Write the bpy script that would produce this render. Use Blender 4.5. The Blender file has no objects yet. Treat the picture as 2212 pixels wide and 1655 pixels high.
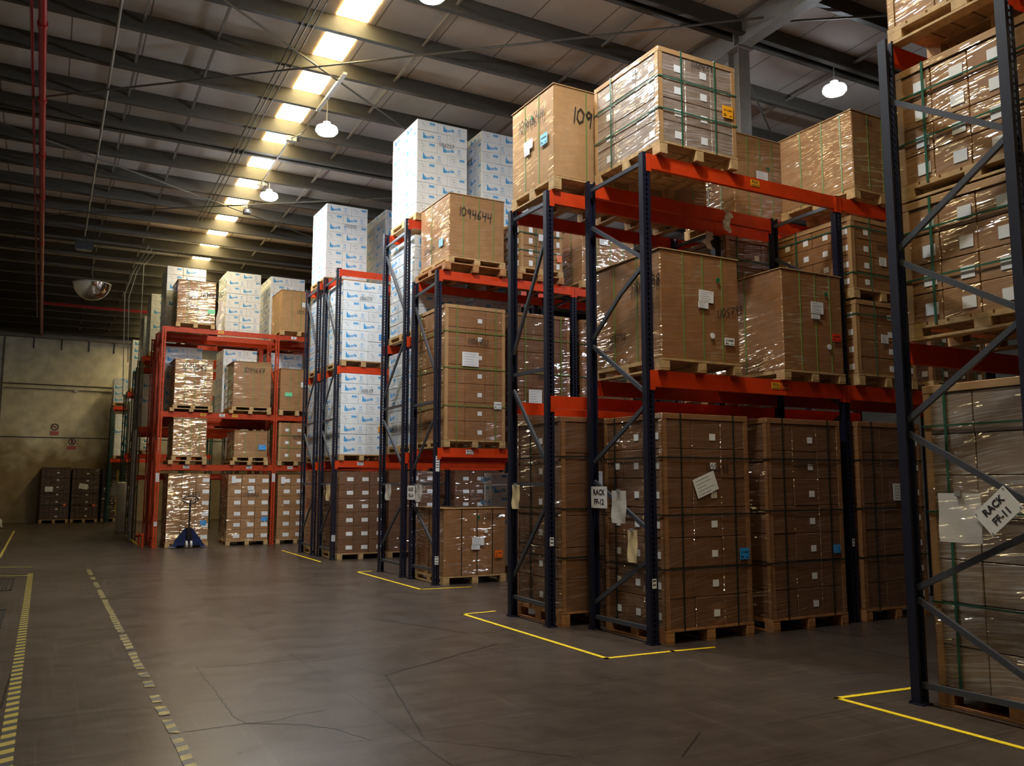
import bpy, math, random
from mathutils import Matrix, Vector
random.seed(7)
D = bpy.data
SC = bpy.context.scene
COL = SC.collection

# ------------------------------------------------------------------ camera, world, exposure
cam_d = D.cameras.new('camera'); cam = D.objects.new('camera', cam_d); COL.objects.link(cam)
cam_d.sensor_fit = 'HORIZONTAL'; cam_d.sensor_width = 36.0; cam_d.lens = 36.0 * 1842.0 / 2212.0
cam_d.clip_start = 0.05; cam_d.clip_end = 200
cam.location = (0, 0, 1.5)
cam.rotation_euler = (math.radians(90 + 6.66), 0, math.radians(-28.65))
SC.camera = cam
world = D.worlds.new('world'); SC.world = world; world.use_nodes = True
world.node_tree.nodes['Background'].inputs[0].default_value = (0.72, 0.82, 1, 1)
world.node_tree.nodes['Background'].inputs[1].default_value = 0.05
SC.view_settings.view_transform = 'Standard'; SC.view_settings.look = 'None'
SC.view_settings.gamma = 1; SC.view_settings.use_curve_mapping = False
SC.view_settings.exposure = 0.0
LAMP = 640.0        # radiance of a pendant lamp's diffuser
SKY = 26.0          # radiance of a roof light panel

def roof_z(y): return 8.3 - 0.032 * (y - 12.4)

# ------------------------------------------------------------------ node helpers / materials
def N(nt, kind, **kw):
    n = nt.nodes.new(kind)
    for k, v in kw.items():
        if k.startswith('i_'):
            key = k[2:]; key = int(key) if key.isdigit() else key.replace('_', ' ')
            n.inputs[key].default_value = v
        else: setattr(n, k, v)
    return n
def ramp(nt, stops, interp='LINEAR'):
    n = nt.nodes.new('ShaderNodeValToRGB'); cr = n.color_ramp; cr.interpolation = interp
    cr.elements[0].position, cr.elements[0].color = stops[0][0], stops[0][1]
    cr.elements[1].position, cr.elements[1].color = stops[1][0], stops[1][1]
    for p, c in stops[2:]:
        e = cr.elements.new(p); e.color = c
    return n
def g3(v): return (v, v, v, 1)

def film_group():
    g = D.node_groups.new('stretch_wrap', 'ShaderNodeTree')
    g.interface.new_socket('Strength', in_out='INPUT', socket_type='NodeSocketFloat')
    g.interface.new_socket('Normal', in_out='OUTPUT', socket_type='NodeSocketVector')
    g.interface.new_socket('Mask', in_out='OUTPUT', socket_type='NodeSocketFloat')
    gi = g.nodes.new('NodeGroupInput'); go = g.nodes.new('NodeGroupOutput'); L = g.links.new
    geo = g.nodes.new('ShaderNodeNewGeometry'); sx = g.nodes.new('ShaderNodeSeparateXYZ'); L(geo.outputs['Position'], sx.inputs[0])
    u = N(g, 'ShaderNodeMath', operation='SUBTRACT'); L(sx.outputs[0], u.inputs[0]); L(sx.outputs[1], u.inputs[1])
    low = N(g, 'ShaderNodeTexNoise', i_Scale=1.1, i_Detail=1.0); L(geo.outputs['Position'], low.inputs['Vector'])
    t = N(g, 'ShaderNodeMath', operation='MULTIPLY'); t.inputs[1].default_value = 0.16; L(low.outputs[0], t.inputs[0])
    tu = N(g, 'ShaderNodeMath', operation='MULTIPLY_ADD'); tu.inputs[1].default_value = -0.085; L(u.outputs[0], tu.inputs[0]); L(t.outputs[0], tu.inputs[2])
    v = N(g, 'ShaderNodeMath', operation='ADD'); L(sx.outputs[2], v.inputs[0]); L(tu.outputs[0], v.inputs[1])
    def streak(su, sv, det):
        a = N(g, 'ShaderNodeMath', operation='MULTIPLY'); a.inputs[1].default_value = su; L(u.outputs[0], a.inputs[0])
        b = N(g, 'ShaderNodeMath', operation='MULTIPLY'); b.inputs[1].default_value = sv; L(v.outputs[0], b.inputs[0])
        c = g.nodes.new('ShaderNodeCombineXYZ'); L(a.outputs[0], c.inputs[0]); L(b.outputs[0], c.inputs[1])
        n = N(g, 'ShaderNodeTexNoise', i_Scale=1.0, i_Detail=det, i_Roughness=0.6); L(c.outputs[0], n.inputs['Vector'])
        return n
    s1 = streak(2.0, 58.0, 2.5); s2 = streak(4.5, 17.0, 2.0); s2c = N(g, 'ShaderNodeVectorMath', operation='MULTIPLY_ADD'); s2c.inputs[1].default_value = (.55, .55, .55); s2c.inputs[2].default_value = (.225, .225, .225); L(s2.outputs['Color'], s2c.inputs[0])
    amp = N(g, 'ShaderNodeTexNoise', i_Scale=1.7, i_Detail=2.0); L(geo.outputs['Position'], amp.inputs['Vector'])
    am = N(g, 'ShaderNodeMapRange'); am.inputs[1].default_value = 0.36; am.inputs[2].default_value = 0.66; am.inputs[3].default_value = 0.35; am.inputs[4].default_value = 1.5; L(amp.outputs[0], am.inputs[0])
    k = N(g, 'ShaderNodeMath', operation='MULTIPLY'); L(am.outputs[0], k.inputs[0]); L(gi.outputs[0], k.inputs[1])
    mixc = N(g, 'ShaderNodeVectorMath', operation='ADD'); L(s1.outputs['Color'], mixc.inputs[0]); L(s2c.outputs[0], mixc.inputs[1])
    cen = N(g, 'ShaderNodeVectorMath', operation='SUBTRACT'); cen.inputs[1].default_value = (1, 1, 1); L(mixc.outputs[0], cen.inputs[0])
    aniso = N(g, 'ShaderNodeVectorMath', operation='MULTIPLY'); aniso.inputs[1].default_value = (0.75, 0.75, 6.5); L(cen.outputs[0], aniso.inputs[0])
    sc = N(g, 'ShaderNodeVectorMath', operation='SCALE'); L(aniso.outputs[0], sc.inputs[0]); L(k.outputs[0], sc.inputs['Scale'])
    nn = N(g, 'ShaderNodeVectorMath', operation='ADD'); L(geo.outputs['Normal'], nn.inputs[0]); L(sc.outputs[0], nn.inputs[1])
    no = N(g, 'ShaderNodeVectorMath', operation='NORMALIZE'); L(nn.outputs[0], no.inputs[0])
    mr = N(g, 'ShaderNodeMapRange'); mr.inputs[1].default_value = 0.5; mr.inputs[2].default_value = 0.75; L(s1.outputs[0], mr.inputs[0])
    L(no.outputs[0], go.inputs[0]); L(mr.outputs[0], go.inputs[1])
    return g
FILM = film_group()

def mat(name, col, rough=0.6, metal=0.0, noise=0.0, nscale=8.0, film=0.0, strength=0.8, spec=0.5, coat_rough=0.06, milky=0.1):
    m = D.materials.new(name); m.use_nodes = True; nt = m.node_tree; L = nt.links.new
    p = nt.nodes['Principled BSDF']
    p.inputs['Roughness'].default_value = rough; p.inputs['Metallic'].default_value = metal
    p.inputs['Specular IOR Level'].default_value = spec
    c = (*col, 1); p.inputs['Base Color'].default_value = c
    last = None
    if noise:
        geo = nt.nodes.new('ShaderNodeNewGeometry')
        n = N(nt, 'ShaderNodeTexNoise', i_Scale=nscale, i_Detail=4.0); L(geo.outputs['Position'], n.inputs['Vector'])
        r = ramp(nt, [(0.3, (*[x * (1 - noise) for x in col], 1)), (0.7, (*[min(1, x * (1 + noise)) for x in col], 1))])
        L(n.outputs[0], r.inputs[0]); L(r.outputs[0], p.inputs['Base Color']); last = r.outputs[0]
    if film:
        gnode = nt.nodes.new('ShaderNodeGroup'); gnode.node_tree = FILM; gnode.inputs[0].default_value = strength
        p.inputs['Coat Weight'].default_value = film; p.inputs['Coat IOR'].default_value = 2.1; p.inputs['Coat Roughness'].default_value = coat_rough
        L(gnode.outputs[0], p.inputs['Coat Normal'])
        if milky:
            mx = N(nt, 'ShaderNodeMix', data_type='RGBA'); mm = N(nt, 'ShaderNodeMath', operation='MULTIPLY'); mm.inputs[1].default_value = milky
            L(gnode.outputs[1], mm.inputs[0]); L(mm.outputs[0], mx.inputs[0])
            if last: L(last, mx.inputs[6])
            else: mx.inputs[6].default_value = c
            mx.inputs[7].default_value = (0.8, 0.8, 0.82, 1); L(mx.outputs[2], p.inputs['Base Color'])
    return m
def emit(name, col, s):
    m = D.materials.new(name); m.use_nodes = True; p = m.node_tree.nodes['Principled BSDF']
    p.inputs['Base Color'].default_value = (*col, 1)
    p.inputs['Emission Color'].default_value = (*col, 1); p.inputs['Emission Strength'].default_value = s
    return m

M = {}
M['kraft'] = mat('wrapped_kraft_board', (0.33, 0.158, 0.056), 0.7, noise=0.12, film=1.0, strength=1.0)
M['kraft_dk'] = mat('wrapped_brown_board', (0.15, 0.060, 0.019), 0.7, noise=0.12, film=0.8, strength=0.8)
M['kraft_grey'] = mat('wrapped_board_with_glare', (0.27, 0.19, 0.14), 0.65, noise=0.15, film=1.0, strength=0.9, milky=0.5)  # greyish film tone; strong milky streaks also paint in lamp glare
M['kraft_old'] = mat('darkest_brown_board', (0.075, 0.036, 0.018), 0.7, noise=0.15, film=0.5, strength=0.6)  # darkest of the brown boards, for the loads by the back wall
M['kraft_mid'] = mat('wrapped_mid_brown_board', (0.27, 0.115, 0.034), 0.7, noise=0.12, film=0.9, strength=0.9)
M['kraft_plain'] = mat('plain_kraft_board', (0.40, 0.215, 0.085), 0.75, noise=0.1, film=0.4, strength=0.35, milky=0.04)
M['kraft_edge'] = mat('kraft_edge_board', (0.42, 0.23, 0.09), 0.7, noise=0.08, film=0.5, strength=0.5)
M['white'] = mat('white_carton_board', (0.78, 0.81, 0.85), 0.6, noise=0.03, film=0.45, strength=0.45, milky=0)
M['white_wrap'] = mat('wrapped_white_carton_board', (0.60, 0.63, 0.68), 0.6, noise=0.05, film=0.8, strength=0.8, milky=0)
M['blue'] = mat('blue_print', (0.05, 0.33, 0.70), 0.6, film=0.3, strength=0.4, milky=0)
M['grey_print'] = mat('grey_print', (0.42, 0.46, 0.54), 0.7)
M['black'] = mat('black_marker', (0.012, 0.012, 0.014), 0.6)
M['paper'] = mat('white_paper', (0.80, 0.79, 0.80), 0.6, noise=0.04, film=0.3, strength=0.4, milky=0)
M['lab_yellow'] = mat('amber_label', (0.95, 0.40, 0.01), 0.5)
M['lab_orange'] = mat('orange_label', (0.9, 0.16, 0.01), 0.5)
M['lab_red'] = mat('red_label', (0.75, 0.04, 0.02), 0.5)
M['lab_blue'] = mat('blue_label', (0.02, 0.28, 0.72), 0.5)
M['lab_sky'] = mat('pale_blue_label', (0.22, 0.55, 0.72), 0.5)
M['lab_green'] = mat('green_label', (0.15, 0.65, 0.30), 0.5)
M['dotgreen'] = mat('green_dot', (0.01, 0.12, 0.04), 0.5)
M['strap'] = mat('green_strap', (0.14, 0.22, 0.05), 0.35)
M['strap_dk'] = mat('dark_green_strap', (0.025, 0.11, 0.065), 0.3)
M['strap_bk'] = mat('black_strap', (0.015, 0.02, 0.015), 0.35)
M['wood'] = mat('pallet_wood', (0.46, 0.29, 0.13), 0.75, noise=0.22, nscale=14)
M['wood_or'] = mat('orange_pallet_wood', (0.36, 0.16, 0.055), 0.75, noise=0.25, nscale=14)
M['navy'] = mat('navy_rack_paint', (0.006, 0.007, 0.022), 0.5, spec=0.35, noise=0.2, nscale=20)
M['brace'] = mat('grey_brace_paint', (0.075, 0.08, 0.10), 0.4, 0.3)
M['orange'] = mat('orange_beam_paint', (0.60, 0.045, 0.005), 0.45, spec=0.35, noise=0.12, nscale=6)
M['redpost'] = mat('red_rack_paint', (0.42, 0.040, 0.006), 0.5, spec=0.3, noise=0.15, nscale=12)
M['olive'] = mat('olive_rack_paint', (0.10, 0.095, 0.07), 0.45, noise=0.2)
M['green'] = mat('green_rack_paint', (0.008, 0.055, 0.042), 0.4, noise=0.2)
M['steel'] = mat('galvanised_steel', (0.45, 0.46, 0.47), 0.35, 0.7)
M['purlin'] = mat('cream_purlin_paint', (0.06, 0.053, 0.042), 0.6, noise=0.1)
M['rafter'] = mat('grey_rafter_paint', (0.22, 0.20, 0.175), 0.55, noise=0.1)
M['redpipe'] = mat('red_pipe_paint', (0.30, 0.012, 0.018), 0.25)
M['dark'] = mat('dark_metal', (0.02, 0.02, 0.022), 0.45, 0.3)
M['rod'] = mat('rod_metal', (0.09, 0.08, 0.065), 0.5, 0.4)
M['grey'] = mat('grey_conduit', (0.28, 0.27, 0.25), 0.4, 0.3)
M['yellow'] = mat('yellow_floor_tape', (0.80, 0.58, 0.02), 0.5, noise=0.15, nscale=30)
M['yellow_old'] = mat('worn_yellow_tape', (0.42, 0.34, 0.08), 0.6, noise=0.3, nscale=25)
M['tapeblack'] = mat('black_floor_tape', (0.02, 0.02, 0.022), 0.5)
M['tag_yellow'] = mat('amber_tag', (0.90, 0.42, 0.02), 0.5)
M['manila'] = mat('manila_paper', (0.72, 0.58, 0.34), 0.6, noise=0.08)
M['jack'] = mat('blue_jack_paint', (0.008, 0.016, 0.075), 0.4)
M['rubber'] = mat('black_rubber', (0.015, 0.015, 0.015), 0.6)
M['wheel'] = mat('pale_wheel_nylon', (0.55, 0.53, 0.50), 0.5)
M['signred'] = mat('sign_red', (0.45, 0.02, 0.03), 0.5)
M['mirror'] = mat('mirror_dome', (0.85, 0.85, 0.85), 0.04, 1.0)
M['lampbody_glow'] = emit('lamp_housing_added_glow', (0.85, 0.9, 1.0), 3.5)   # lamp housing with an added glow that brightens the roof above
M['lamp'] = emit('lamp_diffuser', (0.83, 0.92, 1.0), LAMP)
M['skylight'] = emit('roof_light_panel', (1.0, 0.80, 0.40), SKY)
M['plastic'] = mat('crumpled_film', (0.62, 0.58, 0.56), 0.25, film=0.6)

def ceiling_mat():
    m = D.materials.new('roof_panel'); m.use_nodes = True; nt = m.node_tree; L = nt.links.new; p = nt.nodes['Principled BSDF']
    geo = nt.nodes.new('ShaderNodeNewGeometry'); sx = nt.nodes.new('ShaderNodeSeparateXYZ'); L(geo.outputs['Position'], sx.inputs[0])
    n = N(nt, 'ShaderNodeTexNoise', i_Scale=1.2, i_Detail=5.0); L(geo.outputs['Position'], n.inputs['Vector'])
    r = ramp(nt, [(0.3, (0.52, 0.475, 0.435, 1)), (0.7, (0.64, 0.59, 0.545, 1))]); L(n.outputs[0], r.inputs[0])
    a = N(nt, 'ShaderNodeMath', operation='PINGPONG'); a.inputs[1].default_value = 0.5; L(sx.outputs[0], a.inputs[0])
    b = N(nt, 'ShaderNodeMath', operation='LESS_THAN'); b.inputs[1].default_value = 0.011; L(a.outputs[0], b.inputs[0])
    mx = N(nt, 'ShaderNodeMix', data_type='RGBA'); L(b.outputs[0], mx.inputs[0]); L(r.outputs[0], mx.inputs[6]); mx.inputs[7].default_value = (0.2, 0.17, 0.14, 1)
    L(mx.outputs[2], p.inputs['Base Color']); p.inputs['Roughness'].default_value = 0.6
    return m
def floor_mat():
    m = D.materials.new('sealed_concrete'); m.use_nodes = True; nt = m.node_tree; L = nt.links.new; p = nt.nodes['Principled BSDF']
    geo = nt.nodes.new('ShaderNodeNewGeometry'); pos = geo.outputs['Position']
    n1 = N(nt, 'ShaderNodeTexNoise', i_Scale=0.35, i_Detail=6.0, i_Roughness=0.6); L(pos, n1.inputs['Vector'])
    r1 = ramp(nt, [(0.3, (0.036, 0.025, 0.020, 1)), (0.55, (0.060, 0.045, 0.037, 1)), (0.8, (0.046, 0.040, 0.045, 1))]); L(n1.outputs[0], r1.inputs[0])
    # long scuffs running across the aisle
    n2 = N(nt, 'ShaderNodeTexNoise', i_Scale=2.6, i_Detail=8.0, i_Roughness=0.7, i_Distortion=0.15); L(pos, n2.inputs['Vector'])
    r2a = ramp(nt, [(0.35, g3(0.86)), (0.68, g3(1.12))]); L(n2.outputs[0], r2a.inputs[0])
    r2 = r2a
    for (sc_, rot, lo, hi, val) in (((0.35, 60, 1), 0.12, .66, .69, 1.45), ((0.5, 45, 1), -0.35, .67, .70, 1.35), ((45, 0.5, 1), 0.25, .67, .70, 1.4), ((0.3, 24, 1), 0.05, .64, .72, .72)):
        mp = N(nt, 'ShaderNodeMapping'); mp.inputs['Scale'].default_value = sc_; mp.inputs['Rotation'].default_value = (0, 0, rot); L(pos, mp.inputs['Vector'])
        ns = N(nt, 'ShaderNodeTexNoise', i_Scale=1.0, i_Detail=2.0, i_Distortion=0.3); L(mp.outputs[0], ns.inputs['Vector'])
        rs = ramp(nt, [(lo - .06, g3(1.0)), (hi, g3(val))]); L(ns.outputs[0], rs.inputs[0])
        mm = N(nt, 'ShaderNodeMix', data_type='RGBA', blend_type='MULTIPLY'); mm.inputs[0].default_value = 1.0
        L(r2.outputs[0] if r2 is r2a else r2.outputs[2], mm.inputs[6]); L(rs.outputs[0], mm.inputs[7]); r2 = mm
    mul = N(nt, 'ShaderNodeMix', data_type='RGBA', blend_type='MULTIPLY'); mul.inputs[0].default_value = 1.0
    L(r1.outputs[0], mul.inputs[6]); L(r2.outputs[2], mul.inputs[7])
    n3 = N(nt, 'ShaderNodeTexNoise', i_Scale=45.0, i_Detail=3.0); L(pos, n3.inputs['Vector'])
    r3 = ramp(nt, [(0.3, g3(0.9)), (0.7, g3(1.1))]); L(n3.outputs[0], r3.inputs[0])
    mul2 = N(nt, 'ShaderNodeMix', data_type='RGBA', blend_type='MULTIPLY'); mul2.inputs[0].default_value = 1.0
    L(mul.outputs[2], mul2.inputs[6]); L(r3.outputs[0], mul2.inputs[7])
    # saw-cut joints and hairline cracks
    nd = N(nt, 'ShaderNodeTexNoise', i_Scale=3.0, i_Detail=4.0); L(pos, nd.inputs['Vector'])
    wob = N(nt, 'ShaderNodeVectorMath', operation='SCALE'); wob.inputs['Scale'].default_value = 0.03; L(nd.outputs['Color'], wob.inputs[0])
    wp = N(nt, 'ShaderNodeVectorMath', operation='ADD'); L(pos, wp.inputs[0]); L(wob.outputs[0], wp.inputs[1])
    sx = nt.nodes.new('ShaderNodeSeparateXYZ'); L(wp.outputs[0], sx.inputs[0])
    def lines(sock, off, per, w):
        a = N(nt, 'ShaderNodeMath', operation='SUBTRACT'); a.inputs[1].default_value = off; L(sock, a.inputs[0])
        b = N(nt, 'ShaderNodeMath', operation='PINGPONG'); b.inputs[1].default_value = per / 2; L(a.outputs[0], b.inputs[0])
        c = N(nt, 'ShaderNodeMath', operation='LESS_THAN'); c.inputs[1].default_value = w; L(b.outputs[0], c.inputs[0]); return c
    jx = lines(sx.outputs[0], 2.015, 4.6, 0.006); jy = lines(sx.outputs[1], 6.42, 4.9, 0.005)
    vo = N(nt, 'ShaderNodeTexVoronoi', feature='DISTANCE_TO_EDGE', i_Scale=0.36); L(wp.outputs[0], vo.inputs['Vector'])
    cr = N(nt, 'ShaderNodeMath', operation='LESS_THAN'); cr.inputs[1].default_value = 0.0022; L(vo.outputs['Distance'], cr.inputs[0])
    nm = N(nt, 'ShaderNodeTexNoise', i_Scale=0.5); L(pos, nm.inputs['Vector'])
    cm = N(nt, 'ShaderNodeMath', operation='GREATER_THAN'); cm.inputs[1].default_value = 0.5; L(nm.outputs[0], cm.inputs[0])
    cc = N(nt, 'ShaderNodeMath', operation='MULTIPLY'); L(cr.outputs[0], cc.inputs[0]); L(cm.outputs[0], cc.inputs[1])
    mxa = N(nt, 'ShaderNodeMath', operation='MAXIMUM'); L(jx.outputs[0], mxa.inputs[0]); L(jy.outputs[0], mxa.inputs[1])
    mxb = N(nt, 'ShaderNodeMath', operation='MAXIMUM'); L(mxa.outputs[0], mxb.inputs[0]); L(cc.outputs[0], mxb.inputs[1])
    fin = N(nt, 'ShaderNodeMix', data_type='RGBA'); L(mxb.outputs[0], fin.inputs[0]); L(mul2.outputs[2], fin.inputs[6]); fin.inputs[7].default_value = (0.016, 0.013, 0.012, 1)
    L(fin.outputs[2], p.inputs['Base Color'])
    p.inputs['Specular IOR Level'].default_value = 0.33
    rr = ramp(nt, [(0.3, g3(0.27)), (0.7, g3(0.36))]); L(n2.outputs[0], rr.inputs[0]); L(rr.outputs[0], p.inputs['Roughness'])
    bm = N(nt, 'ShaderNodeBump', i_Strength=0.1, i_Distance=0.004); L(n3.outputs[0], bm.inputs['Height']); L(bm.outputs[0], p.inputs['Normal'])
    return m
def wall_mat(name, base, stain):
    m = D.materials.new(name); m.use_nodes = True; nt = m.node_tree; L = nt.links.new; p = nt.nodes['Principled BSDF']
    geo = nt.nodes.new('ShaderNodeNewGeometry'); pos = geo.outputs['Position']
    sx = nt.nodes.new('ShaderNodeSeparateXYZ'); L(pos, sx.inputs[0])
    n = N(nt, 'ShaderNodeTexNoise', i_Scale=0.8, i_Detail=4.0, i_Distortion=0.6); L(pos, n.inputs['Vector'])
    a = N(nt, 'ShaderNodeMath', operation='MULTIPLY_ADD'); a.inputs[1].default_value = 3.4; L(n.outputs[0], a.inputs[0])
    neg = N(nt, 'ShaderNodeMath', operation='MULTIPLY'); neg.inputs[1].default_value = -1.0; L(sx.outputs[2], neg.inputs[0]); L(neg.outputs[0], a.inputs[2])
    mr = N(nt, 'ShaderNodeMapRange'); mr.inputs[1].default_value = -1.7; mr.inputs[2].default_value = -0.5; L(a.outputs[0], mr.inputs[0])
    mx = N(nt, 'ShaderNodeMix', data_type='RGBA'); L(mr.outputs[0], mx.inputs[0]); mx.inputs[6].default_value = (*base, 1); mx.inputs[7].default_value = (*stain, 1)
    n2 = N(nt, 'ShaderNodeTexNoise', i_Scale=2.5, i_Detail=5.0); L(pos, n2.inputs['Vector'])
    r2 = ramp(nt, [(0.35, g3(0.78)), (0.65, g3(1.06))]); L(n2.outputs[0], r2.inputs[0])
    mul = N(nt, 'ShaderNodeMix', data_type='RGBA', blend_type='MULTIPLY'); mul.inputs[0].default_value = 1.0; L(mx.outputs[2], mul.inputs[6]); L(r2.outputs[0], mul.inputs[7])
    L(mul.outputs[2], p.inputs['Base Color']); p.inputs['Roughness'].default_value = 0.75
    return m
M['ceiling'] = ceiling_mat(); M['floor'] = floor_mat()
M['wall'] = wall_mat('stained_cream_wall', (0.74, 0.69, 0.56), (0.32, 0.235, 0.125))
M['wall2'] = wall_mat('dusty_wall', (0.16, 0.145, 0.12), (0.11, 0.09, 0.07))

# ------------------------------------------------------------------ mesh helpers
class MB:
    def __init__(s): s.v = []; s.f = []; s.m = []
    def add(s, vs, fs, mi=0):
        o = len(s.v); s.v += [tuple(v) for v in vs]; s.f += [tuple(i + o for i in f) for f in fs]; s.m += [mi] * len(fs); return s
    def box(s, a, b, mi=0):
        (x0, y0, z0), (x1, y1, z1) = a, b
        return s.add([(x0, y0, z0), (x1, y0, z0), (x1, y1, z0), (x0, y1, z0), (x0, y0, z1), (x1, y0, z1), (x1, y1, z1), (x0, y1, z1)],
                     [(0, 3, 2, 1), (4, 5, 6, 7), (0, 1, 5, 4), (1, 2, 6, 5), (2, 3, 7, 6), (3, 0, 4, 7)], mi)
    def bar(s, p, q, w, h, up=(0, 0, 1), mi=0):      # rectangular bar from p to q
        p, q = Vector(p), Vector(q); d = (q - p).normalized(); upv = Vector(up)
        if abs(d.dot(upv)) > 0.98: upv = Vector((1, 0, 0))
        a = d.cross(upv).normalized() * (w / 2); b = a.cross(d).normalized() * (h / 2)
        vs = [p - a - b, p + a - b, p + a + b, p - a + b, q - a - b, q + a - b, q + a + b, q - a + b]
        return s.add(vs, [(0, 1, 2, 3), (7, 6, 5, 4), (0, 4, 5, 1), (1, 5, 6, 2), (2, 6, 7, 3), (3, 7, 4, 0)], mi)
    def tube(s, pts, r, n=8, mi=0, cap=True):
        pts = [Vector(p) for p in pts]; rings = []
        for i, p in enumerate(pts):
            d = (pts[min(i + 1, len(pts) - 1)] - pts[max(i - 1, 0)]).normalized()
            up = Vector((0, 0, 1)) if abs(d.z) < 0.9 else Vector((1, 0, 0))
            a = d.cross(up).normalized(); b = a.cross(d)
            rings.append([p + (a * math.cos(t) + b * math.sin(t)) * r for t in [2 * math.pi * k / n for k in range(n)]])
        vs = [v for ring in rings for v in ring]; fs = []
        for i in range(len(pts) - 1):
            for k in range(n):
                fs.append((i * n + k, i * n + (k + 1) % n, (i + 1) * n + (k + 1) % n, (i + 1) * n + k))
        if cap: fs += [tuple(range(n - 1, -1, -1)), tuple(range((len(pts) - 1) * n, len(pts) * n))]
        return s.add(vs, fs, mi)
    def lathe(s, prof, n=24, c=(0, 0, 0), mi=0, a0=0.0, a1=2 * math.pi):
        full = abs(a1 - a0 - 2 * math.pi) < 1e-6; k = n if full else n + 1; vs = []
        for (r, z) in prof:
            for i in range(k):
                t = a0 + (a1 - a0) * i / n; vs.append((c[0] + r * math.cos(t), c[1] + r * math.sin(t), c[2] + z))
        fs = []
        for j in range(len(prof) - 1):
            for i in range(n if not full else k):
                i2 = (i + 1) % k
                fs.append((j * k + i, j * k + i2, (j + 1) * k + i2, (j + 1) * k + i))
        return s.add(vs, fs, mi)
    def mesh(s, me, mtx, mi=0):
        return s.add([mtx @ v.co for v in me.vertices], [tuple(p.vertices) for p in me.polygons], mi)
    def rib(s, pts, w, z=0.0, mi=0):                  # flat stroke in the local xy plane
        for (x0, y0), (x1, y1) in zip(pts, pts[1:]):
            dx, dy = x1 - x0, y1 - y0; l = math.hypot(dx, dy) or 1e-6; dx, dy = dx / l * w / 2, dy / l * w / 2
            s.add([(x0 - dx + dy, y0 - dy - dx, z), (x1 + dx + dy, y1 + dy - dx, z), (x1 + dx - dy, y1 + dy + dx, z), (x0 - dx - dy, y0 - dy + dx, z)], [(0, 1, 2, 3)], mi)
        return s
    def rect(s, x0, y0, x1, y1, z=0.0, mi=0):
        return s.add([(x0, y0, z), (x1, y0, z), (x1, y1, z), (x0, y1, z)], [(0, 1, 2, 3)], mi)
    def done(s, name):
        me = D.meshes.new(name); me.from_pydata(s.v, [], s.f); me.polygons.foreach_set('material_index', s.m); me.update(); return me

def obj(name, me, mats, parent=None, loc=None, mtx=None):
    if isinstance(me, MB): me = me.done(name)
    if not isinstance(mats, (list, tuple)): mats = [mats]
    if not me.materials:
        for k in mats: me.materials.append(M[k] if isinstance(k, str) else k)
    o = D.objects.new(name, me); COL.objects.link(o)
    if parent is not None: o.parent = parent
    if mtx is not None: o.matrix_local = mtx
    elif loc is not None: o.location = loc
    return o
def tag(o, label, cat, group=None, kind=None):
    o['label'] = label; o['category'] = cat
    if group: o['group'] = group
    if kind: o['kind'] = kind
    return o
def thing(name, label, cat, loc=(0, 0, 0), rz=0.0, group=None):
    o = D.objects.new(name, None); o.empty_display_size = 0.1; COL.objects.link(o); o.location = loc; o.rotation_euler = (0, 0, rz)
    return tag(o, label, cat, group)
def struct(name, me, mats):
    o = obj(name, me, mats); o['kind'] = 'structure'; return o
def smooth(me):
    for p in me.polygons: p.use_smooth = True
    return me

_cache = {}
def cached(key, fn):
    if key not in _cache: _cache[key] = fn()
    return _cache[key]

def text_mesh(body, size=1.0, bold=0.0, shear=0.0, align='CENTER'):
    def mk():
        c = D.curves.new('lettering', 'FONT'); c.body = body; c.size = size; c.offset = bold; c.shear = shear
        c.align_x = align; c.align_y = 'CENTER'; c.resolution_u = 2
        o = D.objects.new('lettering', c); COL.objects.link(o)
        dg = bpy.context.evaluated_depsgraph_get(); dg.update()
        me = D.meshes.new_from_object(o.evaluated_get(dg)); D.objects.remove(o); D.curves.remove(c); return me
    return cached(('txt', body, size, bold, shear, align), mk)

# frames of a box face: local x = to the right as seen, local y = up, local z = out of the face
def front(x, y, z): return Matrix(((1, 0, 0, x), (0, 0, -1, y), (0, 1, 0, z), (0, 0, 0, 1)))
def left(x, y, z): return Matrix(((0, 0, -1, x), (-1, 0, 0, y), (0, 1, 0, z), (0, 0, 0, 1)))

DIG = {'0': [[(.3, 1), (.08, .75), (.05, .3), (.25, 0), (.48, .2), (.55, .7), (.3, 1)]], '1': [[(.3, 1.02), (.24, 0)]],
       '2': [[(.08, .8), (.3, 1), (.5, .75), (.08, .05), (.55, .02)]], '3': [[(.1, .95), (.45, .9), (.25, .55), (.5, .3), (.3, .02), (.08, .1)]],
       '4': [[(.12, 1), (.08, .48), (.52, .52)], [(.5, 1), (.42, -.08)]], '5': [[(.52, .98), (.18, .98), (.14, .58), (.45, .5), (.45, .15), (.1, 0)]],
       '6': [[(.45, 1), (.12, .5), (.12, .1), (.35, 0), (.48, .25), (.3, .45), (.12, .3)]], '7': [[(.06, .95), (.55, .98), (.22, 0)], [(.15, .5), (.48, .52)]],
       '8': [[(.3, .52), (.1, .75), (.3, 1), (.48, .75), (.12, .25), (.3, 0), (.5, .25), (.3, .52)]], '9': [[(.5, .85), (.28, 1), (.1, .75), (.28, .5), (.5, .8), (.42, -.05)]]}
def hand(body, h, w=None, seed=1, slope=0.0):
    r = random.Random(seed); mb = MB(); x = 0; w = w or h * 0.095
    for ch in body:
        dy = r.uniform(-.06, .06) * h
        for st in DIG.get(ch, []):
            mb.rib([(x + (px + (py - .5) * .05) * h + r.uniform(-.015, .015) * h, py * h + dy + slope * x + r.uniform(-.02, .02) * h) for px, py in st], w)
        x += h * (0.42 if ch == '1' else 0.66)
    return mb

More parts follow.
